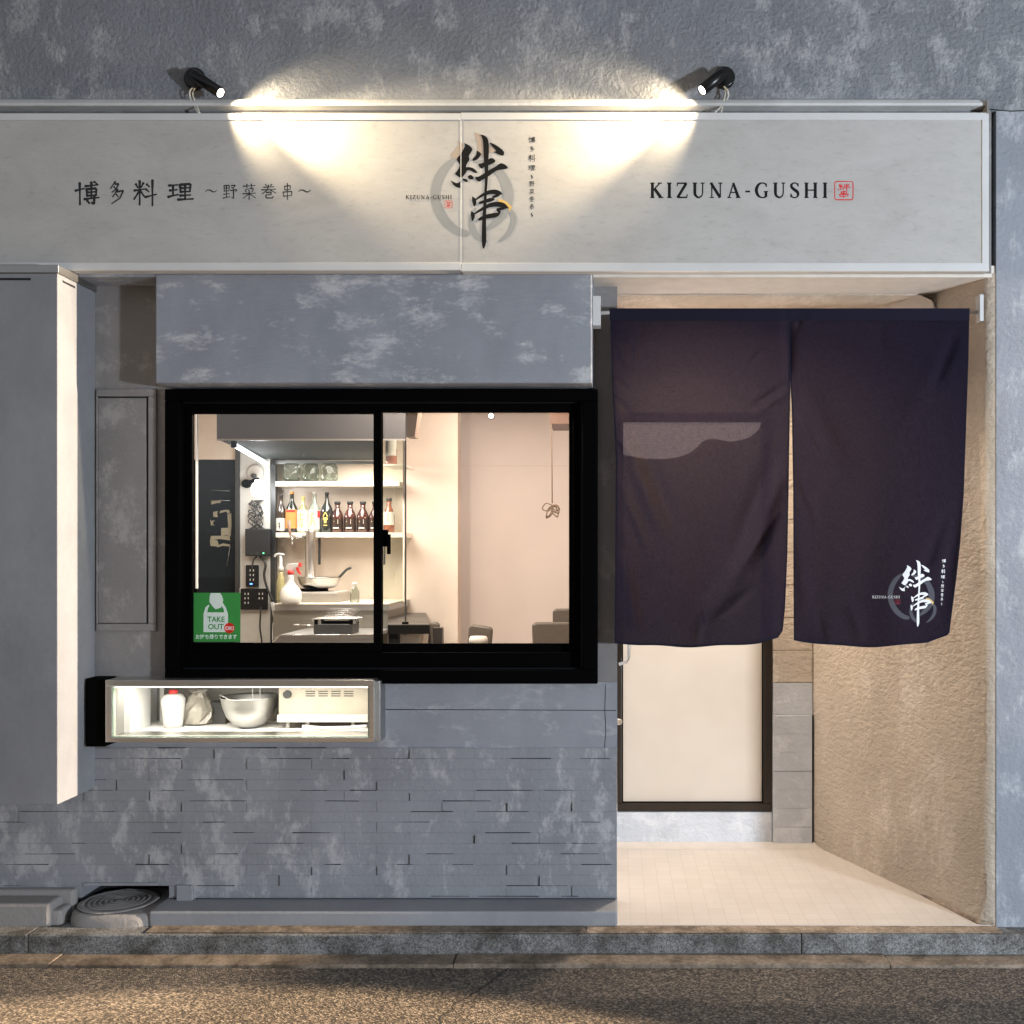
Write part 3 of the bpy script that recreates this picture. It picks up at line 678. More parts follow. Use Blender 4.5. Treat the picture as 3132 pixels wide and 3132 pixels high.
for ch, a, b, c, d in (('～', 628, 572, 664, 596), ('野', 681, 562, 725, 610), ('菜', 740, 561, 784, 611), ('巻', 798, 562, 845, 609), ('串', 859, 560, 899, 611), ('～', 912, 572, 951, 596)): kanji(mb, ch, a, b, c, d, MS, 8)
mb.build('medium_lettering', M_['ink_soft'], sg, recalc=False)
mb = MB(); serif(mb, 'KIZUNA-GUSHI', 1987, 559, 2532, 605, MS, 26); mb.build('latin_lettering', M_['ink_black'], sg, recalc=False)
mb = MB(); seal(mb, 2553, 555, 2609, 611, MS, 3.2); mb.build('red_seal', M_['ink_red'], sg, recalc=False)
# the brushed emblem, drawn in the coordinates of an enlarged view (X, Y)
BLACK_POLY = [
 [(848,222),(905,248),(945,290),(935,325),(905,375),(912,420),(880,470),(872,507),(905,505),(955,520),(995,555),(998,578),(960,568),(920,545),(885,548),(865,580),(812,632),(745,592),(748,575),(780,530),(795,480),(765,430),(768,400),(810,350),(845,290),(860,255)],
 [(995,308),(1040,338),(1045,365),(1005,415),(955,432),(948,412),(985,370),(995,335)],
 [(688,662),(740,690),(780,692),(820,662),(805,700),(808,745),(770,748),(725,720)],
 [(820,640),(860,644),(888,662),(885,684),(852,674)],
 [(895,612),(925,598),(956,620),(956,648),(920,652),(895,632)],
 [(1145,218),(1190,228),(1260,270),(1315,318),(1320,350),(1305,372),(1240,350),(1198,325),(1228,315),(1180,260)],
 [(1015,470),(1060,460),(1125,430),(1150,405),(1190,402),(1215,430),(1210,450),(1150,480),(1080,508),(1060,525),(1030,505)],
 [(980,620),(1030,615),(1130,550),(1230,495),(1275,462),(1320,470),(1362,505),(1355,525),(1290,535),(1230,550),(1130,620),(1060,660),(1025,678),(990,655)],
 [(1040,120),(1080,130),(1120,160),(1138,215),(1140,330),(1135,450),(1130,620),(1118,800),(1110,1000),(1108,1200),(1110,1380),(1078,1475),(1058,1385),(1062,1150),(1078,950),(1090,760),(1095,600),(1080,400),(1075,250),(1065,170)],
]
BLACK_RIB = [
 [(944,855,6),(965,895,46),(972,945,38),(968,970,12)], [(985,892,16),(1060,842,32),(1140,805,46),(1215,800,56),(1268,815,46),(1298,826,8)],
 [(1270,832,20),(1225,848,32),(1180,866,22)], [(1022,936,14),(1040,928,30),(1090,912,36),(1160,893,44),(1208,886,18)],
 [(933,1028,6),(950,1065,44),(952,1110,36),(942,1144,8)], [(968,1062,14),(1050,1010,32),(1140,962,46),(1230,945,58),(1310,958,56),(1372,992,8)],
 [(1350,985,16),(1290,998,30),(1235,1005,24)], [(1016,1135,12),(1040,1120,36),(1100,1095,46),(1180,1080,56),(1235,1068,48),(1266,1050,14)], [(1232,1005,20),(1262,1030,34),(1264,1062,20)],
]
RING = [[(745,405,30),(680,460,70),(600,550,95),(530,690,105),(505,850,108),(545,1010,112),(640,1160,108),(760,1255,95),(840,1285,85),(890,1288,64),(908,1284,30)],
        [(960,440,26),(1080,455,60),(1200,510,90),(1290,600,105),(1355,740,118),(1368,880,124),(1320,1030,118),(1230,1150,90),(1140,1225,45),(1110,1245,15)]]
RING2 = [[(985,985,20),(945,1080,50),(935,1170,62),(965,1270,70),(1020,1340,62),(1085,1378,40),(1130,1388,12)],
         [(1390,1010,40),(1430,1080,62),(1432,1160,66),(1400,1250,62),(1340,1325,50),(1280,1372,26),(1250,1386,8)]]
TAN = [[(775,195),(815,225),(848,225),(845,290),(810,350),(768,400),(765,425),(690,425),(692,360),(740,300),(780,240)], [(970,95),(1040,118),(1065,170),(1075,250),(1080,395),(1045,365),(1010,310),(1000,220)],
       [(1145,235),(1228,315),(1200,328),(1142,345)]]
GOLD = [[(1240,885),(1300,890),(1350,915),(1415,975),(1385,1035),(1370,990),(1320,935),(1260,925)]]
def emblem(parent, M, main, ring, tan, gold, dl=1.0):
    def mm(lvl): return lambda x, y, k=0: M(x, y, lvl + k)
    if tan:
        mb = MB(); [polyfill(mb, p, mm(1)) for p in TAN]; mb.build('brush_echo', tan, parent, recalc=False)
    mb = MB()
    for k, r_ in enumerate(RING + RING2): ribbon(mb, r_, (lambda x, y, k=k: M(x, y, 3 + k * 1.0)), 5)
    mb.build('brush_ring', ring, parent, recalc=False)
    mb = MB(); [polyfill(mb, p, mm(8)) for p in GOLD]; mb.build('gold_accent', gold, parent, recalc=False)
    mb = MB()
    for k, p in enumerate(BLACK_POLY):
        xy = [(a, b, 0) for a, b in p]; sm = [(a, b) for a, b, _ in cr(xy + [xy[0]], 3)[:-1]]
        polyfill(mb, sm, (lambda x, y, k=k: M(x, y, 10 + k * .7)))
    for k, r_ in enumerate(BLACK_RIB): ribbon(mb, r_, (lambda x, y, k=k: M(x, y, 17 + k * .7)), 6)
    mb.build('brush_emblem', main, parent, recalc=False)
emblem(sg, lambda x, y, k: P(1200 + .2588 * x, 380 + .2588 * y, SY - .0003 - .00005 * k), M_['ink_black'], M_['ink_grey'], M_['ink_tan'], M_['ink_gold'])
mb = MB(); serif(mb, 'KIZUNA-GUSHI', 1241, 597, 1382, 609, lambda u, v, i: P(u, v, SY - .0019 - .00003 * i), 16); mb.build('small_lettering', M_['ink_soft'], sg, recalc=False)
mb = MB(); seal(mb, 1361, 614, 1383, 636, lambda u, v, i: P(u, v, SY - .0019 - .00003 * i), 1.4); mb.build('small_seal', M_['ink_red'], sg, recalc=False)
VT = (('博', 418, 437, 0), ('多', 447, 465, 3), ('料', 472, 495, 0), ('理', 504, 521, 0), ('～', 534, 547, 1), ('野', 553, 571, 3), ('菜', 577, 595, 3), ('巻', 600, 618, 3), ('串', 623, 641, 3), ('～', 650, 664, 1))
mb = MB()
for ch, a, b, k in VT: kanji(mb, ch, 1616 + k, a, 1638 - k, b, lambda u, v, i: P(u, v, SY - .0004 - .00005 * i), 10 if ch != '～' else 12, rot=ch == '～')
mb.build('column_lettering', M_['ink_soft'], sg, recalc=False)

# ================================================================== sign spotlights
def spotlight(px, py, hx, hy, side, label):
    base = P(px, py, -.001)
    t = thing('wall_spotlight', label, 'spotlight', base, 'black spotlights above the sign')
    MB().lathe([(.037, 0), (.0405, .004), (.0405, .022), (.036, .027)], base, (0, -1, 0), 32).build('wall_base', M_['lamp_black'], t)
    pv = base + Vector((side * .012, -.060, -.006))
    MB().tube([base + Vector((0, -.025, 0)), pv], .009, 12).build('swivel_arm', M_['lamp_black'], t)
    tip = P(hx, hy, -.098)
    d = (tip - pv).normalized(); st = pv - d * .012; ln = (tip - st).length
    hd = MB().lathe([(.016, 0), (.021, .004), (.0215, .03), (.0205, ln), (.0175, ln), (.0175, ln - .008)], st, d, 28, cap=True).build('lamp_head', M_['lamp_black'], t)
    MB().lathe([(.0160, ln - .006), (.0160, ln - .003)], st, d, 24).build('lens', M_['bulb_glow'], t)
    q = P(px, py, 0)
    c = MB()
    c.tube(cr([tuple(base + Vector((-.004, -.02, -.033))), tuple(base + Vector((side * -.012, -.035, -.06))), tuple(base + Vector((side * -.008, -.03, -.09))), tuple(P(px + (6 if side > 0 else -28), 346, -.045))], 8), .0028, 8)
    c.tube(cr([tuple(base + Vector((.004, -.02, -.033))), tuple(base + Vector((side * -.002, -.03, -.07))), tuple(P(px + (10 if side > 0 else -8), 346, -.045))], 8), .0022, 8)
    c.build('cable', M_['cable_pale'], t)
    return tip, d
for args in ((601, 246, 676, 285, 1, 'black wall spotlight with left pale cable, pointing right over the hand-brushed kanji text'),
             (2214, 243, 2146, 277, -1, 'black wall spotlight pointing left, above the latin capitals of the sign')):
    tip, d = spotlight(*args); side = args[4]
    o_ = tip + Vector((side * .010, 0, -.005))
    o_.y = -.14
    lamp('sign_lamp', 'SPOT', o_, 16, (1., .80, .52), o_ + Vector((side * .86, .50, -.34)), spot_size=R(110), spot_blend=.75, shadow_soft_size=.010)
    lamp('sign_lamp_core', 'SPOT', o_, 140, (1., .79, .50), P(1230, 470, SY) if side > 0 else P(1655, 464, SY), spot_size=R(58), spot_blend=1.0, shadow_soft_size=.012)

# ================================================================== noren curtain
NY = .035
def ridge(px, py, x0, y0, x1, y1, wd, amp):
    dx, dy = x1 - x0, y1 - y0; l2 = dx * dx + dy * dy; t = ((px - x0) * dx + (py - y0) * dy) / l2
    tc = min(1, max(0, t)); d = math.hypot(px - x0 - tc * dx, py - y0 - tc * dy)
    return amp * math.exp(-(d / wd) ** 2) * math.sin(math.pi * (.08 + .84 * tc))
def cdepth(px, py):
    v = (py - 945) / 1030
    y = NY
    y += .014 * v * math.sin((px - 1865) / 88.) + .006 * v * v * math.sin((px - 1900) / 31. + 3 * v)
    y += -.012 * v * math.sin(math.pi * ((px - 1865) / 550. % 1.0))
    for r_ in ((1890, 1340, 1960, 1420, 9, .007), (2385, 1560, 2250, 1760, 12, .008), (2180, 1900, 2300, 1800, 14, -.007), (1900, 1480, 1990, 1700, 12, .006), (2436, 1260, 2520, 1420, 10, .006), (2900, 1560, 2820, 1760, 18, .007), (2440, 1440, 2500, 1600, 12, -.006), (1960, 985, 1940, 1120, 12, .005), (2700, 990, 2690, 1080, 14, .004), (1895, 1290, 2030, 1640, 24, .016), (1935, 1330, 2060, 1600, 30, -.010), (2390, 1440, 2290, 1720, 26, .020), (2360, 1400, 2250, 1700, 34, -.014), (2290, 1700, 2130, 1950, 36, .012),
               (2338, 1065, 2295, 1110, 7, -.006), (2395, 1180, 2300, 1245, 8, -.009), (2405, 1200, 2310, 1265, 9, .006), (1885, 1160, 1920, 1190, 8, -.006), (1885, 1220, 1930, 1270, 10, -.006), (1890, 1060, 1925, 1120, 12, .006),
               (2415, 960, 2412, 1160, 16, .012), (2450, 1180, 2580, 1450, 40, .012), (2440, 1600, 2470, 1900, 26, -.010), (2925, 1020, 2850, 1200, 18, .012), (2930, 1050, 2760, 1300, 40, -.006), (2940, 1500, 2880, 1900, 24, .010),
               (2455, 950, 2435, 1010, 7, .008), (2600, 1850, 2640, 1960, 20, -.008), (2150, 1880, 2130, 1965, 14, -.008), (1910, 1700, 1950, 1950, 18, .009), (2500, 1880, 2520, 1960, 12, .006)):
        y += 1.7 * ridge(px, py, *r_)
    return y
def edgef(keys, py):
    if py <= keys[0][1]: return keys[0][0]
    for (a, b), (c, d) in zip(keys, keys[1:]):
        if py <= d: return a + (c - a) * (py - b) / (d - b)
    return keys[-1][0]
nr = thing('noren_curtain', 'dark navy two-panel noren with white brushed emblem hanging over the entrance', 'curtain', P(2415, 1975, NY))
LK = [(1865, 945), (1874, 1200), (1884, 1400), (1882, 1700), (1880, 1968)]; RK = [(2415.5, 945), (2417, 1170), (2412, 1500), (2408, 1700), (2401, 1860), (2394, 1930), (2374, 1958)]
LK2 = [(2415.5, 945), (2417.5, 1170), (2422, 1250), (2426, 1500), (2427, 1800), (2428, 1955)]; RK2 = [(2965, 945), (2962, 1100), (2955, 1300), (2948, 1500), (2938, 1650), (2925, 1770), (2912, 1870), (2904, 1935), (2884, 1960)]
def cloth(lk, rk, bot, mb, nx=90, nz=130, off=0.0, ztop=945, zbot=None):
    vs = []
    for j in range(nz + 1):
        v = j / nz
        for i in range(nx + 1):
            u = i / nx; yb_ = bot(u) if zbot is None else zbot
            py = ztop + (yb_ - ztop) * v
            px = edgef(lk, py) * (1 - u) + edgef(rk, py) * u
            d = cdepth(px, py) + off
            vs.append(P(px, py, d))
    mb.add(vs, [(j * (nx + 1) + i, j * (nx + 1) + i + 1, (j + 1) * (nx + 1) + i + 1, (j + 1) * (nx + 1) + i) for j in range(nz) for i in range(nx)], True)
b1 = lambda u: 1966 + 12 * math.sin(math.pi * min(1, u * 1.1)) - 14 * max(0, u - .9) / .1 + 2 * math.sin(u * 17)
b2 = lambda u: 1956 + 22 * math.sin(math.pi * min(1, u * .95 + .03)) - 16 * max(0, u - .9) / .1 + 1.5 * math.sin(u * 15)
mb = MB(); cloth(LK, RK, b1, mb); mb.build('cloth_panel', M_['noren_cloth'], nr, recalc=False)
mb = MB(); cloth(LK2, RK2, b2, mb); mb.build('cloth_panel', M_['noren_cloth'], nr, recalc=False)
# rod sleeve across the top, bottom and side hems
mb = MB(); cloth([(1864, 944), (1865, 985)], [(2966, 943), (2965, 985)], None, mb, 60, 4, -.013, 943, 981); cloth([(1864, 944), (1865, 985)], [(2966, 943), (2965, 985)], None, mb, 60, 4, .014, 943, 981)
mb.build('rod_sleeve', M_['noren_hem'], nr, recalc=False)
mb = MB()
for lk, rk, bt in ((LK, RK, b1), (LK2, RK2, b2)):
    for t0, rev in ((lk, 0), (rk, 1)):
        pts = []
        for k in range(60):
            py = 985 + (bt(rev) - 985) * k / 59; px = edgef(t0, py); pts.append(P(px + (-2.2 if rev else 2.2), py, cdepth(px, py) - .0012))
        vs = []
        for k, p in enumerate(pts): vs += [p + Vector((-.003, 0, 0)), p + Vector((.003, 0, 0))]
        mb.add(vs, [(2 * k, 2 * k + 1, 2 * k + 3, 2 * k + 2) for k in range(len(pts) - 1)])
    vs = []
    for k in range(61):
        u = k / 60; py = bt(u); px = edgef(lk, py) * (1 - u) + edgef(rk, py) * u
        vs += [P(px, py - 7, cdepth(px, py - 7) - .0014), P(px, py + .5, cdepth(px, py) - .0014)]
    mb.add(vs, [(2 * k, 2 * k + 1, 2 * k + 3, 2 * k + 2) for k in range(60)])
mb.build('hem', M_['noren_hem'], nr, recalc=False)
def MN(x, y, k): 
    px = 2580 + .207 * ((x - 450) * .711 + 650); py = 1650 + .207 * ((y - 120) * .727 + 305)
    return P(px, py, cdepth(px, py) - .0007 - .00006 * k)
emblem(nr, MN, M_['ink_white'], M_['ink_darkgrey'], None, M_['ink_gold'])
def MNp(u, v, i): return P(u, v, cdepth(u, v) - .0026 - .00005 * i)
mb = MB(); serif(mb, 'KIZUNA-GUSHI', 2668, 1822, 2752, 1830, MNp, 14, 1.0); mb.build('small_lettering', M_['ink_white'], nr, recalc=False)
mb = MB(); seal(mb, 2738, 1834, 2753, 1847, MNp, 1.3); mb.build('small_seal', M_['ink_maroon'], nr, recalc=False)
mb = MB()
for ch, a, b, k in VT:
    s_ = (1851 - 1710) / (664 - 418); kanji(mb, ch, 2881 + k * .6 - (a - 418) * .03, 1710 + (a - 418) * s_, 2893 - k * .6 - (a - 418) * .03, 1710 + (b - 418) * s_, MNp, 11, rot=ch == '～')
mb.build('column_lettering', M_['ink_white'], nr, recalc=False)
# rod with brackets
rd = thing('curtain_rod', 'thin steel rod on white brackets carrying the dark entrance curtain', 'curtain rod', P(2415, 955, NY + .005))
MB().tube([P(1826, 957, NY + .005), P(3004, 955, NY + .005)], .0075, 12).build('rod', M_['chrome'], rd)
MB().pbox(1813, 905, 1837, 995, NY - .02, NY + .045).build('bracket', M_['frame_white'], rd, bevel=.001)
MB().pbox(2997, 900, 3009, 981, NY - .02, NY + .045).build('bracket', M_['frame_white'], rd, bevel=.001)

# ================================================================== big projecting wall box at the left
BY = -.137
bx = thing('wall_cabinet', 'tall grey painted box projecting from the wall at the left edge', 'cabinet', P(-100, 2461, 0))
xr_ = P(176, 0, BY).x
MB().box(-4, BY, P(0, 2461, BY).z, xr_, LW - .001, P(0, 836, BY).z).build('body', M_['box_render'], bx, bevel=.0025)
MB().box(-4, BY - .006, P(0, 835.5, BY).z, xr_ + .006, LW - .001, P(0, 811, BY).z).build('metal_cap', M_['dull_steel'], bx, bevel=.002)
MB().pbox(-400, 850, 94, 857, BY - .0012, BY + .02).build('vent_slot', M_['dark_gap'], bx)
MB().box(xr_ - .01, BY + .035, P(0, 856, BY).z, xr_ + .0012, BY + .125, P(0, 850, BY).z).build('vent_slot', M_['dark_gap'], bx)

# ================================================================== manhole on its concrete mound
md = thing('manhole_cover', 'small round ringed inspection cover on a concrete mound under the wall', 'manhole', (P(325, 0).x, 0, .16))
mz = .204; mc = Vector((P(364, 0, .15).x, .152, mz))
mo = MB(); nseg = 48; rings = []
for s_, dz in ((1.0, -.06), (.995, -.030), (.975, -.012), (.93, -.003), (.86, -.001)):
    ring = []
    for k in range(nseg):
        a = 2 * math.pi * k / nseg; sx = math.copysign(abs(math.cos(a)) ** .55, math.cos(a)); sy = math.copysign(abs(math.sin(a)) ** .55, math.sin(a))
        ring.append((P(338, 0, .0).x + sx * .190 * s_, .163 + sy * .175 * s_, mz + dz))
    rings.append(ring)
vs = [p for r_ in rings for p in r_]
fs = [(i * nseg + k, i * nseg + (k + 1) % nseg, (i + 1) * nseg + (k + 1) % nseg, (i + 1) * nseg + k) for i in range(4) for k in range(nseg)] + [tuple(4 * nseg + k for k in range(nseg))]
mo.add(vs, fs, True); mo.build('concrete_mound', M_['mound_render'], md)
prof = [(.001, .004)]
for rr in (.02, .04, .06, .08, .10, .12): prof += [(rr - .006, .006), (rr - .002, .000), (rr + .002, .000), (rr + .006, .006)]
prof += [(.148, .004), (.151, .0)]
MB().lathe(prof, mc, 'z', 64, cap=False).build('cover', M_['mound_render'], md)
MB().lathe([(.151, 0.0), (.1545, .0)], mc + Vector((0, 0, .0008)), 'z', 64, cap=False).build('cover_gap', M_['dark_gap'], md)
# dark slot in the cladding behind the cover with its steel lintel
MB().pbox(256, 2701, 478, 2709, LW - .014, LW + .05).build('slot_lintel', M_['plinth_render'], B)

# ================================================================== display case
CY = .018
dc = thing('display_case', 'stainless framed lit glass display case under the black window', 'display case', P(735, 2270, .08))
MB().frame(322, 2080, 1145, 2270, (19, 18, 17, 14), CY, LW + .02).build('steel_frame', M_['steel'], dc, bevel=.002)
MB().frame(340, 2097, 1129, 2257, 4, CY + .004, CY + .03).build('glass_edge', plain('glass_edge', (.35, .42, .33), .2), dc)
MB().pbox(343, 2100, 1126, 2254, CY + .012, CY + .016).build('front_glass', M_['window_glass'], dc)
ya, yb2 = CY + .02, .44
p = P(343, 2100, ya); q = P(1126, 2254, ya)
MB().box(p.x - .006, ya, q.z - .01, q.x + .006, yb2, q.z + .0).build('shelf', M_['shelf_white'], dc)
mb = MB(); mb.box(p.x - .004, ya, p.z + .001, q.x + .004, yb2, p.z + .008); mb.build('top_panel', M_['white_plastic'], dc)
mb = MB(); mb.box(p.x - .01, ya, q.z, p.x - .001, yb2, p.z); mb.build('side_panel', M_['white_plastic'], dc); MB().box(q.x + .001, ya, q.z, q.x + .01, yb2, p.z).build('side_panel', M_['white_plastic'], dc)
mb = MB(); ym = .40
for xx in (772, 795): MB().pbox(xx - 1, 2104, xx + 1, 2236, .30, .306).build('sliding_glass_edge', M_['white_plastic'], dc)
mb = MB(); mb.box(p.x, yb2 - .006, q.z, q.x, yb2, p.z); mb.build('back_panel', plain('case_back', (.20, .19, .17), .5), dc)
mb = MB(); mb.box(p.x, ya + .004, p.z - .004, q.x, ya + .012, p.z - .001); mb.build('light_strip', emis('strip_glow', (1., .93, .8), 8), dc)
lamp('case_lamp', 'AREA', ((p.x + q.x) / 2, ya + .05, p.z - .008), 6.0, (1., .93, .80), ((p.x + q.x) / 2, ya + .09, 0), shape='RECTANGLE', size=.92, size_y=.03)
MB().box(P(266, 0, .06).x, .05, P(0, 2284, .05).z, P(321, 0, .05).x, LW - .002, P(0, 2076, .05).z).build('case_shadow_block', M_['black_matte'], dc, bevel=.002)  # black block put in for the shadow the case throws to its left
MB().pbox(1146, 2083, 1163, 2268, LW - .09, LW + .01).build('side_bracket', M_['dull_steel'], dc, bevel=.002)
zs = q.z
# contents
def px_at(px, y): return P(px, 0, y).x
def inside(name, label, cat, mb, mat, bevel=0, group=None): return tag(mb.build(name, M_[mat] if isinstance(mat, str) else mat, bevel=bevel), label, cat, group)
inside('white_box', 'white tall box at the left end inside the lit display case', 'box', MB().box(px_at(350, .12), .12, zs, px_at(400, .12), .30, p.z - .006), 'white_plastic', .003)
inside('price_tag', 'small white tag standing left inside the lit display case', 'tag', MB().box(px_at(414, .3), .3, zs + .035, px_at(428, .3), .304, zs + .085).box(px_at(418, .3), .301, zs, px_at(420, .3), .303, zs + .035), 'white_plastic')
inside('steel_post', 'slim steel post beside the white cup in the display case', 'post', MB().box(px_at(488, .32), .32, zs, px_at(502, .32), .335, p.z - .002), 'dull_steel')
cupc = Vector((px_at(530, .26), .26, zs)); 
jg = inside('white_jug', 'white tapered jug with red lid in the display case', 'jug', MB().lathe([(.036, 0), (.038, .02), (.045, .09), (.046, .115), (.036, .132), (.018, .138)], cupc, 'z', 28), 'white_plastic')
MB().lathe([(.017, .1385), (.017, .152)], cupc, 'z', 20).build('lid', M_['red_plastic'], jg)
fb = MB().lathe([(.03, 0), (.055, .008), (.066, .03), (.064, .06), (.050, .09), (.030, .115), (.022, .13), (.034, .145)], Vector((px_at(605, .34), .34, zs)), 'z', 18, smooth=False)
rb = random.Random(11); fb.v = [v + Vector((rb.uniform(-.009, .009), rb.uniform(-.009, .009), rb.uniform(-.004, .004) if v.z > zs + .01 else 0)) for v in fb.v]
inside('food_bag', 'crumpled pale bag of dough behind the jug', 'bag', fb, plain('bag_film', (.30, .28, .24), .35))
inside('grey_tray', 'grey box-shaped tray between bag and steel bowl', 'tray', MB().box(px_at(628, .34), .34, zs, px_at(690, .34), .40, zs + .075).box(px_at(622, .335), .335, zs + .075, px_at(696, .335), .405, zs + .09), 'dark_steel', .002)
bc = Vector((px_at(762, .26), .26, zs)); prof = [(a_ * 1.1, b_ * 1.14) for a_, b_ in [(.03, .0), (.055, .012), (.080, .04), (.094, .075), (.100, .105), (.103, .110), (.1025, .112), (.098, .106), (.092, .075), (.077, .042), (.052, .015), (.001, .008)]]
bw_ = thing('mixing_bowl', 'round stainless mixing bowl in the middle of the display case', 'bowl', bc)
MB().lathe(prof, bc, 'z', 40, cap=False).build('bowl_shell', M_['dull_steel'], bw_)
MB().tube([bc + Vector((-.06, 0, .10)), bc + Vector((-.115, -.01, .135))], .004).build('whisk_handle', M_['dull_steel'], bw_)
mc_ = thing('beige_appliance', 'beige table appliance with round knob and vent slots at the right of the display case', 'appliance', (px_at(985, .2), .25, zs))
a0, a1 = px_at(852, .22), q.x - .004
MB().box(a0, .22, zs + .028, a1, .40, p.z - .008).build('housing', M_['machine_beige'], mc_, bevel=.004)
MB().box(a0 - .004, .212, zs + .028, a1, .22, zs + .058).build('drip_tray', M_['off_white'], mc_, bevel=.002)
MB().lathe([(.0165, 0), (.0155, .012)], (px_at(880, .22), .22, P(0, 2124, .21).z), (0, -1, 0), 24).build('knob', M_['dark_steel'], mc_)
mb = MB()
for i in range(4):
    for j in range(3): mb.box(px_at(935 + i * 39, .22), .2188, P(0, 2113 + j * 7, .22).z, px_at(964 + i * 39, .22), .2195, P(0, 2116 + j * 7, .22).z)
mb.build('vent', M_['dark_steel'], mc_)
for xx in (880, 940, 1080): MB().lathe([(.008, 0), (.008, .03)], (px_at(xx, .24), .24, zs), 'z', 12).build('foot', M_['off_white'], mc_)
inside('white_hose', 'white hose lying under the beige appliance', 'hose', MB().tube(cr([(px_at(925, .19), .19, zs + .014), (px_at(990, .18), .18, zs + .010), (px_at(1060, .18), .18, zs + .012), (px_at(1122, .19), .19, zs + .016)], 8), .007, 10), 'white_plastic')

# ================================================================== take-out sticker on the left pane
def text_mesh(mb, s, a, b, c, d, y, weight=0.0):
    cu = bpy.data.curves.new('lettering', 'FONT'); cu.body = s; cu.size = 1.0; cu.offset = weight; cu.resolution_u = 3
    o = bpy.data.objects.new('lettering', cu); COL.objects.link(o)
    dg = bpy.context.evaluated_depsgraph_get(); me = bpy.data.meshes.new_from_object(o.evaluated_get(dg))
    vs = [v.co.copy() for v in me.vertices]; fs = [tuple(p.vertices) for p in me.polygons]
    bpy.data.objects.remove(o); bpy.data.curves.remove(cu)
    if not vs: return
    x0 = min(v.x for v in vs); x1 = max(v.x for v in vs); y0 = min(v.y for v in vs); y1 = max(v.y for v in vs)
    mb.add([P(a + (v.x - x0) / (x1 - x0) * (c - a), d - (v.y - y0) / (y1 - y0) * (d - b), y) for v in vs], fs)
TY = .1515
stk = thing('takeout_sticker', 'green square take-out sticker on the lower left of the window glass', 'sticker', P(660, 1963, TY))
MB().pbox(587, 1813, 735, 1963, TY, TY + .001).build('green_sheet', M_['sticker_green'], stk)
q5 = lambda x, y: (480 + .3727 * x, 1580 + .3727 * y)
def S5(lv): return lambda x, y: P(*q5(x, y), TY - .0004 * lv)
mb = MB(); polyfill(mb, [(398, 745), (382, 800), (382, 948), (583, 948), (583, 800), (565, 745), (535, 700), (520, 712), (548, 760), (552, 786), (412, 786), (420, 750), (430, 735), (425, 722)], S5(1)); mb.build('bag_picture', M_['sticker_white'], stk, recalc=False)
mb = MB(); polyfill(mb, [(440, 628), (520, 628), (535, 655), (545, 685), (538, 705), (528, 745), (505, 755), (480, 760), (455, 735), (430, 700), (432, 660)], S5(2)); mb.build('hand_picture', M_['sticker_white'], stk, recalc=False)
mb = MB()
for t_, a, b, c, d in (('TAKE', 414, 820, 556, 866), ('OUT', 420, 880, 548, 927)):
    e, f = q5(a, b); g_, h_ = q5(c, d); text_mesh(mb, t_, e, f, g_, h_, TY - .0012, .02)
mb.build('green_words', M_['sticker_green'], stk, recalc=False)
mb = MB(); polyfill(mb, [(595 + 43 * math.cos(R(k * 12)), 915 + 43 * math.sin(R(k * 12))) for k in range(30)], S5(4)); mb.build('red_dot', M_['sticker_red'], stk, recalc=False)
mb = MB(); e, f = q5(560, 900); g_, h_ = q5(630, 932); text_mesh(mb, 'OK!', e, f, g_, h_, TY - .0024, .03)
e, f = q5(318, 966); g_, h_ = q5(656, 1006); text_mesh(mb, 'お持ち帰りできます', e, f, g_, h_, TY - .0012, .02); mb.build('white_words', M_['sticker_white'], stk, recalc=False)

# ================================================================== kitchen
K = P
# extractor hood
hd = thing('extractor_hood', 'dark stainless extractor hood hanging over the kitchen', 'extractor hood', P(950, 1346, 2.3))
fz = P(0, 1346, 1.9).z
fl, fr = P(663, 0, 1.9).x, P(1240, 0, 1.9).x
bl, brx = P(808, 0, 3.38).x, P(1166, 0, 3.40).x
mb = MB(); mb.box(fl, 1.9, fz, fr, 1.92, RZ1 - .003); mb.build('front_panel', plain('hood_face', (.021, .020, .022), .5, .1, var=.04, sc=1.5), hd)
mb = MB(); mb.add([(fl, 1.925, fz + .004), (P(1166, 0, 1.925).x, 1.925, fz + .004), (brx, 3.40, fz + .02), (bl, 3.40, fz + .02)], [(0, 1, 2, 3)]); mb.build('filter_panel', plain('hood_filter', (.028, .032, .029), .7, 0, .1, var=.04, sc=1.5), hd)
mb = MB(); mb.box(bl, 3.36, fz - .012, brx, 3.38, fz + .012); mb.build('lip', M_['steel'], hd); MB().box(fl, 1.895, fz - .003, fr, 1.899, fz + .006).build('front_trim', M_['steel'], hd)
mb = MB(); mb.prism([(fl + .002, 1.93, fz + .02), (bl, 3.38, fz + .02), (bl, 3.38, RZ1 - .01), (fl + .002, 1.93, RZ1 - .01)], (-.01, 0, 0)); mb.build('side_panel', M_['dark_steel'], hd)
MB().tube([Vector((fl + .05, 2.02, fz - .012)), Vector((bl + .035, 3.33, fz - .012))], .015, 10).build('light_tube', M_['tube_glow'], hd)
MB().pbox(706, 1349, 719, 1368, 1.95, 1.98).build('lamp_clip', M_['black_matte'], hd)
lamp('hood_lamp', 'AREA', (fl + .45, 2.7, fz - .03), 31, (1., .94, .84), (fl + .45, 2.75, 0), shape='RECTANGLE', size=.5, size_y=1.0)
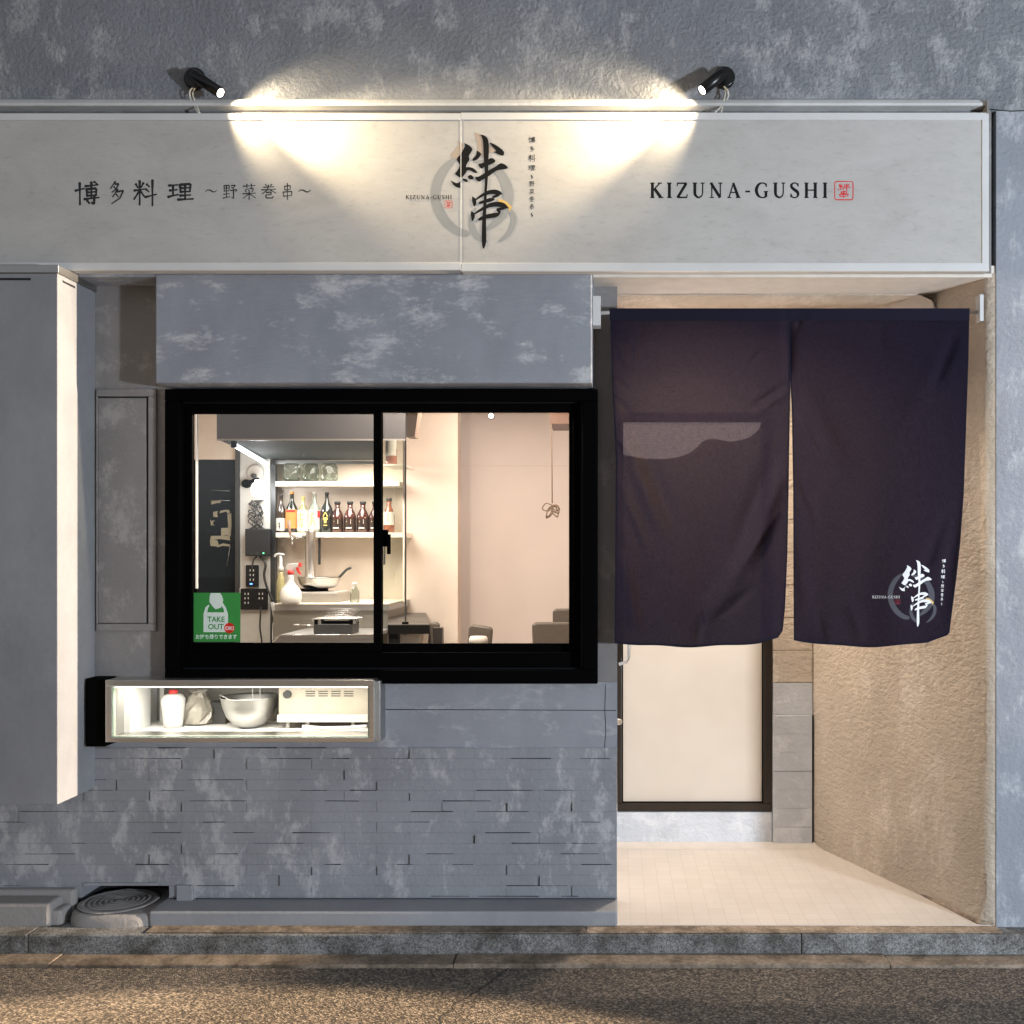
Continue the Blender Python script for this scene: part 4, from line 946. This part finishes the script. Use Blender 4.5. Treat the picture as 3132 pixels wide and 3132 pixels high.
# shelves
for a, b, c, d, lab in ((843, 1472, 1222, 1487, 'cream upper wall shelf carrying the glass jars'), (843, 1629, 1240, 1644, 'cream lower wall shelf carrying the row of bottles')):
    s_ = tag(MB().pbox(a, b, c, d, YK - .22, YK - .002).build('wall_shelf', M_['cream_shelf'], bevel=.002), lab, 'shelf', 'kitchen wall shelves')
YS = YK - .20
def on(px, py): return P(px, py, YS)
# glass jars
def lathe_px(mb, prof, cx, pybot, y, n=24):
    """prof in px (radius, height) at depth y"""
    k = (D + y) / D / S; mb.lathe([(r_ * k, h * k) for r_, h in prof], P(cx, pybot, y) , 'z', n); return mb
zs1 = 1472
jar_l = ['left', 'middle', 'right']
for i, cx in enumerate((893, 950, 1007)):
    t = thing('glass_jar', ['clear ribbed glass jar, leftmost of the three on the upper shelf', 'clear ribbed glass jar in the middle of the upper shelf', 'clear ribbed glass jar, rightmost of the three on the upper shelf'][i], 'jar', P(cx, zs1, YK - .14), 'glass jars on the upper shelf')
    mb = lathe_px(MB(), [(18, .5), (24, 3), (26, 8), (26, 42), (22, 50), (19, 54)], cx, zs1, YK - .14); mb.build('jar_body', M_['jar_glass'], t)
    lathe_px(MB(), [(18, 1), (22, 2), (23, 5), (17, 6)], cx, zs1, YK - .14).build('thick_base', M_['clear_bottle'], t)
# bottles
SH = 1629
def bottle(cx, r, h, kind, label, mat, labmat=None, lab=(.15, .5), shoulder=.62, cap='cable_dark', base=SH, y=YK - .13, group='bottles on the kitchen shelves'):
    t = thing('liquor_bottle', label, 'bottle', P(cx, base, y), group)
    if kind == 'tall': pr = [(r * .92, 0), (r, h * .03), (r, h * .52), (r * .85, h * .62), (r * .42, h * .74), (r * .32, h * .8), (r * .30, h * .94)]
    elif kind == 'jug': pr = [(r * .92, 0), (r, h * .03), (r, h * .48), (r * .95, h * .55), (r * .74, h * .66), (r * .46, h * .75), (r * .42, h * .80), (r * .44, h * .92)]
    else: pr = [(r * .95, 0), (r, h * .05), (r, h * .55), (r * .7, h * .68), (r * .45, h * .76), (r * .45, h * .9)]
    lathe_px(MB(), pr, cx, base, y).build('bottle_body', M_[mat], t)
    lathe_px(MB(), [(pr[-1][0] * 1.15, pr[-1][1]), (pr[-1][0] * 1.15, h)], cx, base, y, 16).build('cap', M_[cap], t)
    if labmat:
        k = 1.02 * r; n = 14; vs = []; kk = (D + y) / D / S; c0 = P(cx, base, y)
        for hh in (h * lab[0], h * lab[1]):
            for i in range(n + 1): a = R(-160 + 140 * i / n); vs.append(c0 + Vector((k * math.cos(a) * kk, k * math.sin(a) * kk, hh * kk)))
        lb = MB(); lb.add(vs, [(i, i + 1, n + 2 + i, n + 1 + i) for i in range(n)], True); lb = lb.build('paper_label', M_[labmat], t, recalc=False)
        return t, lb, c0, kk
    return t, None, None, None
def marks(lb, c0, kk, r, segs, mat):
    mb = MB()
    for (x0_, z0_, x1_, z1_, w_) in segs:
        f = lambda x, z: c0 + Vector((x * kk, -math.sqrt(max(0, (1.04 * r) ** 2 - x * x)) * kk - .001, z * kk))
        ribbon(mb, [(x0_, z0_, w_), (x1_, z1_, w_)], f, 4)
    mb.build('label_marks', M_[mat], lb, recalc=False)
t, lb, c0, kk = bottle(860, 15, 116, 'tall', 'slim dark bottle with white label at the left end of the shelf', 'dark_bottle', 'label_white', (.05, .38)); marks(lb, c0, kk, 15, [(0, 32, 0, 12, 2), (-4, 26, 4, 26, 2), (-4, 18, 4, 17, 2)], 'ink_black')
t, lb, c0, kk = bottle(893, 18.5, 125, 'tall', 'black bottle with orange label behind the beer tap handle', 'black_bottle', 'label_orange', (.10, .56), cap='label_orange'); marks(lb, c0, kk, 18.5, [(-14, 65, 14, 65, 6)], 'ink_red')
t, lb, c0, kk = bottle(927, 18, 110, 'tall', 'pale yellow bottle with big white brush-lettered label', 'pale_bottle', 'label_white', (.04, .62), cap='label_gold'); marks(lb, c0, kk, 18, [(-10, 52, 8, 55, 3), (-2, 62, -3, 30, 3), (-10, 38, 9, 42, 2.5), (4, 34, 0, 12, 3), (-8, 22, 8, 20, 2.5)], 'label_gold')
t, lb, c0, kk = bottle(962, 18.5, 125, 'tall', 'clear bottle whose white label has a red corner', 'clear_bottle', 'label_white', (.08, .55), cap='label_white'); marks(lb, c0, kk, 18.5, [(-9, 55, 6, 57, 3), (-5, 44, 6, 46, 3), (-1, 62, -6, 28, 3), (2, 40, 8, 18, 3), (-8, 20, 0, 34, 2.5)], 'label_gold'); marks(lb, c0, kk, 18.5, [(15.5, 67, 15.5, 45, 5)], 'ink_red')
t, lb, c0, kk = bottle(1000, 18.5, 123, 'tall', 'black glossy bottle with gold emblem, right of the clear one', 'black_bottle'); c0 = P(1000, SH, YK - .13); kk = (D + YK - .13) / D / S
marks(t, c0, kk, 18.5, [(0, 62, -7, 48, 3), (0, 62, 7, 48, 3), (-7, 42, 7, 42, 7), (0, 46, 0, 28, 8), (-6, 22, 6, 22, 3)], 'label_gold')
jl = ['squat amber bottle directly right of the black gold-emblem bottle', 'second squat amber bottle of the row', 'third squat amber bottle of the row', 'squat amber bottle half hidden by the window mullion']
for i, cx in enumerate((1032, 1071, 1110, 1147)):
    t, lb, c0, kk = bottle(cx, 18.5, 95, 'jug', jl[i], 'amber_bottle', 'dark_bottle', (.10, .44))
    marks(lb, c0, kk, 18.5, [(-9, 14, 9, 14, 4)], 'label_white'); marks(lb, c0, kk, 18.8, [(-7, 34, -5, 33, 4), (6, 40, 6, 26, 2)], 'ink_tan')
t, lb, c0, kk = bottle(1190, 17, 105, 'jug', 'orange-amber bottle with white label right of the mullion on the lower shelf', 'amber_bright', 'label_white', (.22, .60), cap='dark_steel'); marks(lb, c0, kk, 17, [(0, 58, 0, 30, 1.6)], 'ink_red')
# glass side shelf with one more bottle
gs = thing('glass_shelf', 'small glass shelf under the hood right of the mullion', 'shelf', P(1205, 1422, 2.9))
MB().pbox(1171, 1420, 1234, 1424, 2.9, 3.3).build('glass_plate', M_['cream_shelf'], gs)
t, lb, c0, kk = bottle(1197, 17.5, 84, 'jug', 'amber bottle with wrapped white label on the small glass shelf under the hood', 'amber_bright', 'label_white', (.3, 1.0), base=1420, y=3.0)
# kitchen worktop: cream top, steel front
YT = 2.75
wt_ = thing('kitchen_counter', 'stainless kitchen counter with cream edge along the back wall', 'counter', P(1015, 2100, YT))
MB().pbox(840, 1846, 1190, 1849, YT, YK - .003).build('counter_top', plain('counter_top', (.66, .62, .52), .35), wt_, bevel=.001)
MB().pbox(840, 1849.5, 1190, 1867, YT + .004, YK - .01).build('counter_edge', M_['dull_steel'], wt_)
MB().pbox(836, 1867.5, 1186, 2160, YT + .03, YK - .01).build('counter_front', metal('counter_steel', (.30, .29, .26), .5, 30, 1), wt_)
YG = 2.2
wk = thing('steel_worktable', 'lower stainless work table with raised rim in front of the counter', 'table', P(1000, 2100, YG))
pp = [P(836, 1965, YG), P(853, 1942, YG), P(1150, 1942, YG), P(1150, 1965, YG)]
zt = P(0, 1942, YG).z
MB().box(P(853, 0, YG).x, YG, zt - .02, P(1200, 0, YG).x - .12, YT + .028, zt).build('table_top', M_['dull_steel'], wk, bevel=.002)
MB().pbox(838, 1949, 1160, 2150, YG + .01, YG + .03).build('front_apron', M_['dull_steel'], wk)
MB().tube([P(834, 1966, YG - .003), P(856, 1943, YG - .003), P(1150, 1941, YG - .003)], .003).build('rim', M_['chrome'], wk)
# grill
yg = YG + .06; gb = P(1018, 1940, yg); 
gr = thing('table_grill', 'small square table grill with wire mesh on the steel work table', 'grill', Vector((gb.x, yg, zt)))
def Q(px, py): return P(px, py, yg)
kx = (D + yg) / D / S
MB().box(Q(959, 0).x, yg, zt + .001, Q(1078, 0).x, yg + .16, zt + .001 + 29 * kx).build('grill_body', M_['dark_steel'], gr, bevel=.002)
mb = MB()
for px in (961, 1068):
    for yy in (yg + .002, yg + .145): mb.box(Q(px, 0).x, yy, zt + 29 * kx, Q(px + 10, 0).x, yy + .012, zt + 44 * kx)
mb.box(Q(975, 0).x, yg + .05, zt + 29 * kx, Q(1065, 0).x, yg + .12, zt + 38 * kx); mb.build('corner_post', M_['black_metal'], gr)
mb = MB(); z_ = zt + 46 * kx
for i in range(9): xx = Q(985 + i * 9.5, 0).x; mb.tube([(xx, yg - .01, z_), (xx + .03, yg + .19, z_ + .045)], .0016, 6)
for j in range(6): yy = yg - .01 + j * .04; mb.tube([(Q(980, 0).x, yy, z_ + .002 + j * .0095), (Q(1072, 0).x, yy, z_ + .002 + j * .0095)], .0016, 6)
for j in range(4): yy = yg + j * .045; mb.tube(cr([(Q(958, 0).x, yy, z_ - .014), (Q(956, 0).x, yy, z_ - .002), (Q(965, 0).x, yy, z_ + .001), (Q(1080, 0).x, yy, z_ + .003), (Q(1090, 0).x, yy, z_ - .003), (Q(1087, 0).x, yy, z_ - .02)], 5), .0026, 6)
mb.build('wire_mesh', M_['steel'], gr)
MB().tube([Q(899, 1911), Q(915, 1911)], .0035).build('handle_tip', M_['white_plastic'], gr); MB().tube([Q(915, 1911), Q(960, 1913)], .0016).build('handle_rod', M_['chrome'], gr)
# hob box with pan
yh = YT + .14; ctz = P(0, 1846, YT).z + .0005; kh = (D + yh) / D / S
hb = thing('hob_unit', 'low flat hob unit on the counter under the steel pan', 'hob', Vector((P(975, 0, yh).x, yh, ctz)))
hz = ctz + .062
MB().box(P(918, 0, yh).x, yh, ctz, P(1031, 0, yh).x, yh + .38, hz).build('hob_body', plain('hob_grey', (.40, .37, .33), .35, .3), hb, bevel=.004)
MB().box(P(921, 0, yh).x, yh + .02, hz, P(1028, 0, yh).x, yh + .36, hz + .005).build('hob_plate', M_['off_white'], hb)
tag(lathe_px(MB(), [(24, 0), (29, 2), (30, 9), (27, 9), (26, 3)], 949, 0, yh + .12).build('dark_dish', M_['black_metal'], loc=None), 'small dark round dish beside the pan on the hob', 'dish')
d_ = bpy.data.objects['dark_dish']; d_.location.z = hz + .006
pc = Vector((P(976, 0, yh + .18).x, yh + .18, hz + .026)); k2 = (D + yh + .18) / D / S
pan = thing('frying_pan', 'steel frying pan with dark handle rising to the right', 'pan', pc)
MB().lathe([(36 * k2, 0), (48 * k2, 3 * k2), (57 * k2, 12 * k2), (62 * k2, 30 * k2), (64 * k2, 33 * k2), (62.5 * k2, 34 * k2), (60 * k2, 29 * k2), (55 * k2, 12 * k2), (46 * k2, 4.5 * k2), (.001, 3.5 * k2)], pc, 'z', 36, cap=False).build('pan_body', M_['steel'], pan)
MB().tube(cr([tuple(pc + Vector((58 * k2, 0, 30 * k2))), tuple(pc + Vector((66 * k2, 0, 38 * k2))), tuple(pc + Vector((84 * k2, 0, 56 * k2))), tuple(pc + Vector((98 * k2, 0, 62 * k2)))], 6), [.007] * 5 + [.009] * 14, 8).build('pan_handle', M_['dark_steel'], pan)
MB().lathe([(.06, 0), (.06, .026)], pc - Vector((0, 0, .0262)), 'z', 24).build('pan_support', M_['black_metal'], hb)
# beer tower
yt = YT + .32; kt = (D + yt) / D / S
bt = thing('beer_tower', 'polished steel draught beer tower with side tap on the counter', 'beer tap', Vector((P(950, 0, yt).x, yt, ctz)))
c = Vector((P(950, 0, yt).x, yt, ctz)); top = P(0, 1623, yt).z - ctz
MB().lathe([(27 * kt, 0), (27 * kt, .012), (16 * kt, .02), (15.5 * kt, top - .008), (16.5 * kt, top - .006), (16.5 * kt, top)], c, 'z', 32).build('column', M_['steel'], bt)
zb = P(0, 1642, yt).z
MB().tube([Vector((P(935, 0, yt).x, yt, zb)), Vector((P(898, 0, yt).x, yt - .03, zb))], .011, 12).tube([Vector((P(912, 0, yt).x, yt - .015, zb)), Vector((P(905, 0, yt).x, yt - .02, zb))], .018, 12).build('tap_body', M_['chrome'], bt)
MB().tube([Vector((P(898, 0, yt).x, yt - .03, zb - .05)), Vector((P(898, 0, yt).x, yt - .03, zb + .005))], .008, 10).build('spout', M_['chrome'], bt)
MB().tube([Vector((P(894, 0, yt).x, yt - .03, zb)), Vector((P(889, 0, yt).x, yt - .03, zb + .05)), Vector((P(888, 0, yt).x, yt - .03, zb + .11))], [.006, .010, .013], 10).build('tap_handle', M_['brown_wood'], bt)
tag(MB().pbox(973, 1645, 980, 1727, YK - .15, YK - .14).build('shelf_bracket', M_['dark_steel']), 'dark upright bracket under the bottle shelf right of the beer tower', 'bracket', 'shelf brackets')
tag(MB().pbox(1172, 1645, 1178, 1727, YK - .15, YK - .14).build('shelf_bracket', M_['dark_steel']), 'dark upright bracket under the bottle shelf right of the mullion', 'bracket', 'shelf brackets')
# spray bottle
ys = YT + .02; ks = (D + ys) / D / S; c = Vector((P(889, 0, ys).x, ys, ctz))
sp = thing('spray_bottle', 'white round-bellied spray bottle with red trigger on the counter', 'spray bottle', c)
def lz(prof, mat, nm, par, c=c, k=ks, n=28): return MB().lathe([(a * k, b * k) for a, b in prof], c, 'z', n).build(nm, M_[mat], par)
lz([(24, 0), (30, 4), (33, 16), (32, 32), (26, 46), (17, 56), (11, 66), (9.5, 78), (9, 88)], 'white_plastic', 'bottle_body', sp)
lz([(9.5, 88), (9.5, 100)], 'red_plastic', 'collar', sp)
mb = MB(); s5 = lambda x, y: P(480 + .3727 * x, 1580 + .3727 * y, ys)
mb.prism([s5(1068, 443), s5(1048, 420), s5(1072, 388), s5(1110, 383), s5(1160, 385), s5(1160, 410), s5(1135, 416), s5(1118, 443)], (0, .03, 0)); mb.build('spray_head', M_['white_plastic'], sp, bevel=.003)
mb = MB(); mb.prism([s5(1160, 382), s5(1181, 382), s5(1181, 412), s5(1160, 412)], (0, .026, 0)); mb.build('nozzle', M_['red_plastic'], sp, bevel=.002)
mb = MB(); mb.prism([s5(1138, 417), s5(1160, 417), s5(1165, 445), s5(1182, 478), s5(1160, 468), s5(1145, 445)], (0, .018, 0)); mb.build('trigger', M_['red_plastic'], sp, bevel=.002)
# pump bottle
yp = YT + .30; kp = (D + yp) / D / S; c = Vector((P(859, 0, yp).x, yp, ctz))
pu = thing('pump_bottle', 'slender pump bottle with white spout behind the spray bottle', 'pump bottle', c)
lz([(12, 0), (13, 6), (13, 60), (8, 84), (7, 92)], 'pale_bottle', 'bottle_body', pu, c, kp)
lz([(8.5, 92), (8.5, 104), (5, 108), (4, 140)], 'white_plastic', 'pump_stem', pu, c, kp)
MB().tube(cr([tuple(c + Vector((.022, 0, 141 * kp))), tuple(c + Vector((0, 0, 144 * kp))), tuple(c + Vector((-.03, 0, 143 * kp))), tuple(c + Vector((-.042, 0, 136 * kp)))], 5), .008, 8).build('spout', M_['white_plastic'], pu)
cb = thing('clear_bottle', 'small clear bottle with white cap on the right of the counter', 'bottle', Vector((P(1085, 0, YT + .1).x, YT + .1, ctz)))
c = Vector((P(1085, 0, YT + .1).x, YT + .1, ctz)); lz([(12, 0), (14, 4), (14, 36), (8, 48), (6, 52)], 'jar_glass', 'bottle_body', cb, c, (D + YT + .1) / D / S); lz([(6.5, 52), (6.5, 62)], 'white_plastic', 'cap', cb, c, (D + YT + .1) / D / S)
# dark glass fridge at the left
fg = thing('glass_fridge', 'dark glass-door fridge at the left side of the kitchen', 'fridge', P(660, 2200, 3.32))
MB().pbox(560, 1406, 720, 2250, 3.34, 3.41).build('cabinet', M_['black_matte'], fg, bevel=.003)
MB().pbox(603, 1409, 718, 2245, 3.325, 3.34).build('door_panel', plain('fridge_glass', (.006, .011, .016), .25, 0, .12), fg)
MB().pbox(719, 1360, 733, 2250, 3.27, 3.33).build('door_frame', M_['dark_steel'], fg, bevel=.002)
mb = MB(); mb.pbox(598, 1262, 602, 1800, 2.0, 2.02); mb.build('edge_strip', M_['white_plastic'], fg)
mb = MB()
c4 = lambda x, y: (480 + .3727 * x, 1150 + .3727 * y)
for a, b, c_, d in ((440, 1015, 526, 1050), (520, 1105, 600, 1125), (585, 1130, 606, 1300), (440, 1180, 470, 1230), (530, 1250, 600, 1310), (438, 1320, 600, 1345), (438, 1345, 500, 1400), (500, 1380, 598, 1400), (455, 1110, 500, 1160)):
    e, f = c4(a, b); g_, h_ = c4(c_, d); q_ = [(e + rnd.uniform(-3, 3), f + rnd.uniform(-3, 3)), ((e + g_) / 2 + rnd.uniform(-4, 4), f + rnd.uniform(-4, 4)), (g_ + rnd.uniform(-3, 3), f + rnd.uniform(-3, 3)), (g_ + rnd.uniform(-6, 3), (f + h_) / 2), (g_ + rnd.uniform(-3, 3), h_ + rnd.uniform(-3, 3)), ((e + g_) / 2 + rnd.uniform(-4, 4), h_ + rnd.uniform(-5, 3)), (e + rnd.uniform(-3, 3), h_ + rnd.uniform(-3, 3))]; mb.prism([P(u_, v_, 3.3245 - .0008 * len(mb.f)/9) for u_, v_ in q_], (0, .0004, 0))
mb.build('reflection_patch', plain('reflection_cream', (.26, .24, .175), .6), fg)  # cream patches laid on the fridge door as painted reflections
mb = MB()
for (a, b) in (((430, 935), (600, 945)), ((440, 1022), (600, 1022)), ((600, 1400), (575, 1560))): mb.tube([P(*c4(*a), 3.32), P(*c4(*b), 3.32)], .002)
mb.build('rack_wire', M_['dull_steel'], fg)
# things on the column
cy_ = 3.28
dk = thing('wall_disc', 'pale round plastic disc fixed to the column above the bright bulb', 'vent cap', P(783, 1448, cy_))
k3 = (D + cy_) / D / S
MB().lathe([(26 * k3, 0), (26 * k3, .012), (22 * k3, .018), (9 * k3, .018)], P(782, 1448, cy_ - .001), (0, -1, 0), 32).build('disc', M_['off_white'], dk)
MB().lathe([(8 * k3, .0), (7 * k3, .03)], P(778, 1456, cy_ - .018), (0, -1, 0), 16).build('hub', M_['dark_steel'], dk)
wlp = thing('work_lamp', 'bare bright white bulb in a clamp holder on the column', 'lamp', P(790, 1495, cy_))
MB().lathe([(.001, -.055), (.03, -.047), (.045, -.02), (.048, .0), (.038, .03), (.022, .05), (.02, .065)], P(790, 1497, cy_ - .12), 'z', 24, cap=False).build('bulb', M_['bulb_glow'], wlp)
MB().tube([P(757, 1478, cy_ - .02), P(775, 1470, cy_ - .08), P(788, 1466, cy_ - .12)], .014, 10).build('clamp_arm', M_['black_metal'], wlp)
MB().lathe([(.03, 0), (.03, .03)], P(756, 1480, cy_ - .001), (0, -1, 0), 20).build('clamp', M_['black_metal'], wlp)
lamp('work_bulb', 'POINT', P(790, 1500, cy_ - .22), 5, (.92, .97, 1.), shadow_soft_size=.045)
rt = thing('router_box', 'black router box with green light on the white column', 'router', P(787, 1701, cy_))
MB().pbox(749, 1617, 825, 1701, cy_ - .05, cy_ - .001).build('housing', plain('router_black', (.012, .014, .016), .45), rt, bevel=.006)
MB().lathe([(.004, 0), (.004, .003)], P(806, 1692, cy_ - .05), (0, -1, 0), 12).build('status_light', M_['green_led'], rt)
MB().pbox(764, 1690, 772, 1695, cy_ - .052, cy_ - .05).pbox(782, 1688, 790, 1697, cy_ - .052, cy_ - .05).build('port', M_['dark_steel'], rt)
cbm = MB(); r2 = random.Random(3)
for i in range(9):
    x_ = 770 + i * 4.5; pts = [P(x_, 1530, cy_ - .015)]
    for k in range(5): pts.append(P(775 + r2.uniform(-16, 30), 1540 + k * 15 + r2.uniform(-6, 6), cy_ - .02 - r2.uniform(0, .03)))
    pts.append(P(762 + i * 6, 1618, cy_ - .03)); cbm.tube(cr([tuple(v) for v in pts], 6), .0035, 6)
tag(cbm.build('cable_tangle', M_['cable_dark']), 'tangle of black cables between the bulb and the router box', 'cables')
def outlet(a, b, c_, d, nm, label, gang=1):
    t = thing('power_outlet', label, 'power outlet', P((a + c_) / 2, d, cy_), 'black power outlets on the column')
    MB().pbox(a, b, c_, d, cy_ - .012, cy_ - .001).build('white_back', M_['white_plastic'], t, bevel=.001)
    MB().pbox(a + 2, b + 2, c_ - 2, d - 2, cy_ - .03, cy_ - .012).build('cover_plate', plain('outlet_black', (.008, .008, .009), .5, spec=.2) if 'outlet_black' not in M_ else M_['outlet_black'], t, bevel=.003)
    mb = MB()
    for g_ in range(gang):
        w_ = (c_ - a) / gang; cx = a + w_ * (g_ + .5)
        for j in range(3 if g_ == 0 else 2):
            yy = b + (d - b) * (.22 + .2 * j); mb.pbox(cx - 7, yy, cx - 4, yy + 6, cy_ - .031, cy_ - .03); mb.pbox(cx + 3, yy, cx + 6, yy + 6, cy_ - .031, cy_ - .03)
    mb.build('socket_slot', M_['off_white'], t); return t
t = outlet(749, 1726, 792, 1797, 0, 'single tall black power outlet under the router box')
MB().pbox(764, 1784, 772, 1788, cy_ - .032, cy_ - .03).build('status_light', M_['blue_led'], t)
outlet(733, 1798, 820, 1867, 0, 'wide double black power outlet nearest the worktable', 2)
tag(MB().tube(cr([tuple(P(786, 1702, cy_ - .02)), tuple(P(776, 1712, cy_ - .03)), tuple(P(770, 1740, cy_ - .035))], 6), .006, 8).tube(cr([tuple(P(795, 1702, cy_ - .02)), tuple(P(812, 1725, cy_ - .03)), tuple(P(808, 1760, cy_ - .03)), tuple(P(816, 1795, cy_ - .03)), tuple(P(835, 1840, cy_ - .03))], 6), .009, 8).build('adapter_cable', M_['cable_dark']), 'black adapter cables hanging right of the single outlet', 'cables')
tag(MB().tube(cr([tuple(P(797, 1856, cy_ - .04)), tuple(P(797, 1880, cy_ - .045)), tuple(P(795, 1920, cy_ - .04)), tuple(P(801, 1966, cy_ - .04)), tuple(P(803, 2040, cy_ - .04))], 6), .006, 8).build('plug_cable', M_['cable_dark']), 'thick black plug cable dropping from the double outlet', 'cable')
wm = MB()
for i in range(5): wm.tube(cr([tuple(P(828 + i * 2, 1841, 3.25)), tuple(P(834 + i * 3.5, 1872, 3.24 - .004 * i)), tuple(P(838 + i, 1896, 3.24)), tuple(P(834 + i * 3.5, 1914 + (i % 3) * 4, 3.24)), tuple(P(838 + i, 1898, 3.245))], 6), .0035, 6)
wm.tube([P(834, 1915, 3.25), P(834, 2050, 3.25)], .003, 6)
tag(wm.build('white_cable_bundle', M_['white_plastic']), 'bundled white cable hanging at the column edge over the worktable', 'cables')

# ------------------------------------------------------------------ dining side
yc = 2.2; cz_ = P(0, 1910, yc).z
bar = thing('bar_counter', 'dark square-edged bar counter end seen behind the mullion', 'bar counter', Vector((P(1250, 0, yc).x, yc, .16)))
x0, x1 = P(1186, 0, yc).x, P(1315, 0, yc).x
yk = D * ((H - cz_) * S / (1845 - VY)) - D
MB().prism([(x0, yc, cz_), (x1, yc, cz_), (P(1293, 0, yk).x, yk, cz_), (P(1189, 0, yk).x, yk, cz_)], (0, 0, -.055)).build('counter_top', M_['bar_top'], bar, bevel=.003)
MB().box(x0 + .001, yc - .006, cz_ - .056, x1 - .001, yc - .0005, cz_ - .004).build('fascia', M_['bar_black'], bar)
MB().box(x0 + .002, yc + .01, .16, x0 + .06, yc + .07, cz_ - .056).build('leg', M_['bar_black'], bar)
MB().box(x1 - .07, yc + .5, .16, x1 - .01, yc + .56, cz_ - .056).build('leg', M_['bar_top'], bar)
MB().pbox(1218, 1944, 1284, 2100, yc + .35, yc + .37).build('modesty_panel', M_['off_white'], bar)
gp = thing('glass_partition', 'thin glass screen with dark edge standing on the bar counter', 'glass screen', P(1238, 1905, yc + .02))
MB().pbox(1172, 1346, 1238, 1845, 2.26, 2.266).build('screen_glass', M_['clear_glass'], gp)
MB().pbox(1238, 1268, 1242, 1903, yc + .02, yc + .03).build('edge_post', M_['dark_steel'], gp)
MB().pbox(1232, 1350, 1237, 1840, yc + .022, yc + .03).build('pale_edge', M_['cream_shelf'], gp)
MB().lathe([(.02, 0), (.02, .012)], Vector((P(1239, 0, yc + .03).x, yc + .035, cz_ + .0005)), 'z', 16).build('foot', M_['black_metal'], gp)
def chair(a, b, c_, y, label, lean=0.0, h2=None, nm='dining_chair', curved=False):
    sz = .5; t = thing(nm, label, 'chair', Vector((P((a + c_) / 2, 0, y).x, y + .2, .16)), 'brown leather chairs of the dining side')
    tl = P(a, b, y); tr = P(c_, b if h2 is None else h2, y); zb_ = .66
    pts = [(tl.x + .0, y, tl.z - .012), (tl.x + .025, y, tl.z), (tr.x - .02, y, tr.z), (tr.x, y, tr.z - .015), (tr.x - lean, y, zb_), (tl.x - lean, y, zb_)]
    MB().prism(pts, (0, .06, 0)).build('backrest', M_['leather'], t, bevel=.012)
    MB().box(tl.x - .02, y - .40 if curved else y + .06, .60, tr.x - .02, y + .48 if not curved else y, .68).build('seat', M_['leather'], t, bevel=.015)
    for xx in (tl.x, tr.x - .05):
        for yy in (y + .05, y + .42): MB().box(xx, yy, .16, xx + .03, yy + .03, .60).build('leg', M_['dark_steel'], t)
chair(1312, 1903, 1343, 2.9, 'brown leather chair half hidden behind the bar counter end', .03)
chair(1434, 1910, 1506, 2.75, 'brown leather chair in the middle with slanted top edge', .04, 1918)
chair(1626, 1904, 1800, 2.5, 'wide brown leather chair nearest, at the lower right of the window', -.02)
chair(1690, 1862, 1830, 3.3, 'brown leather chair behind the wide one at the lower right', 0)
t = thing('round_stool', 'pale round stool top in front of the middle chair', 'stool', P(1462, 1967, 2.4))
MB().lathe([(.001, .0), (.05, -.002), (.06, -.02), (.06, -.05)], P(1463, 1945, 2.5), 'z', 24).build('stool_top', M_['off_white'], t); MB().lathe([(.02, 0), (.02, -.6)], P(1463, 1945, 2.5) + Vector((0, 0, -.05)), 'z', 16).build('leg', M_['dull_steel'], t)
# hanging cord bundle
yc2 = 3.0
cd = MB(); cd.tube([P(1687, 1297, yc2), P(1688, 1400, yc2), P(1689, 1540, yc2)], .004, 6)
r3 = random.Random(5)
for (dx, dy, w_) in ((-30, 12, 12), (-14, 38, 9), (-18, 40, 6), (16, 36, 9), (20, 24, 10), (22, 14, 8), (12, 20, 8)):
    c0_ = (1689, 1545); tip = (1689 + dx, 1545 + dy); nx, ny = -dy, dx; l = math.hypot(nx, ny); nx, ny = nx / l * w_, ny / l * w_
    pts = [(c0_[0], c0_[1]), ((c0_[0] + tip[0]) / 2 + nx, (c0_[1] + tip[1]) / 2 + ny), tip, ((c0_[0] + tip[0]) / 2 - nx, (c0_[1] + tip[1]) / 2 - ny), c0_]
    cd.tube([P(a, b, yc2 - .01 + r3.uniform(-.01, .01)) for a, b in cr(pts, 6)], .004, 6)
tag(cd.build('hanging_cord', plain('cord_brown', (.22, .15, .09), .7)), 'brown cord hanging from the ceiling box and tied in loops', 'cord')
# small wall lamp dot high on the dining wall
t = thing('ceiling_spot', 'tiny round lit spot high on the pink dining wall', 'spotlight', P(1503, 1272, YP))
MB().lathe([(.025, 0), (.022, .02)], P(1503, 1273, YP - .001), (0, -1, 0), 20).build('spot_ring', M_['frame_white'], t)
MB().lathe([(.016, .021), (.016, .023)], P(1503, 1273, YP - .001), (0, -1, 0), 20).build('lens', M_['bulb_glow'], t)
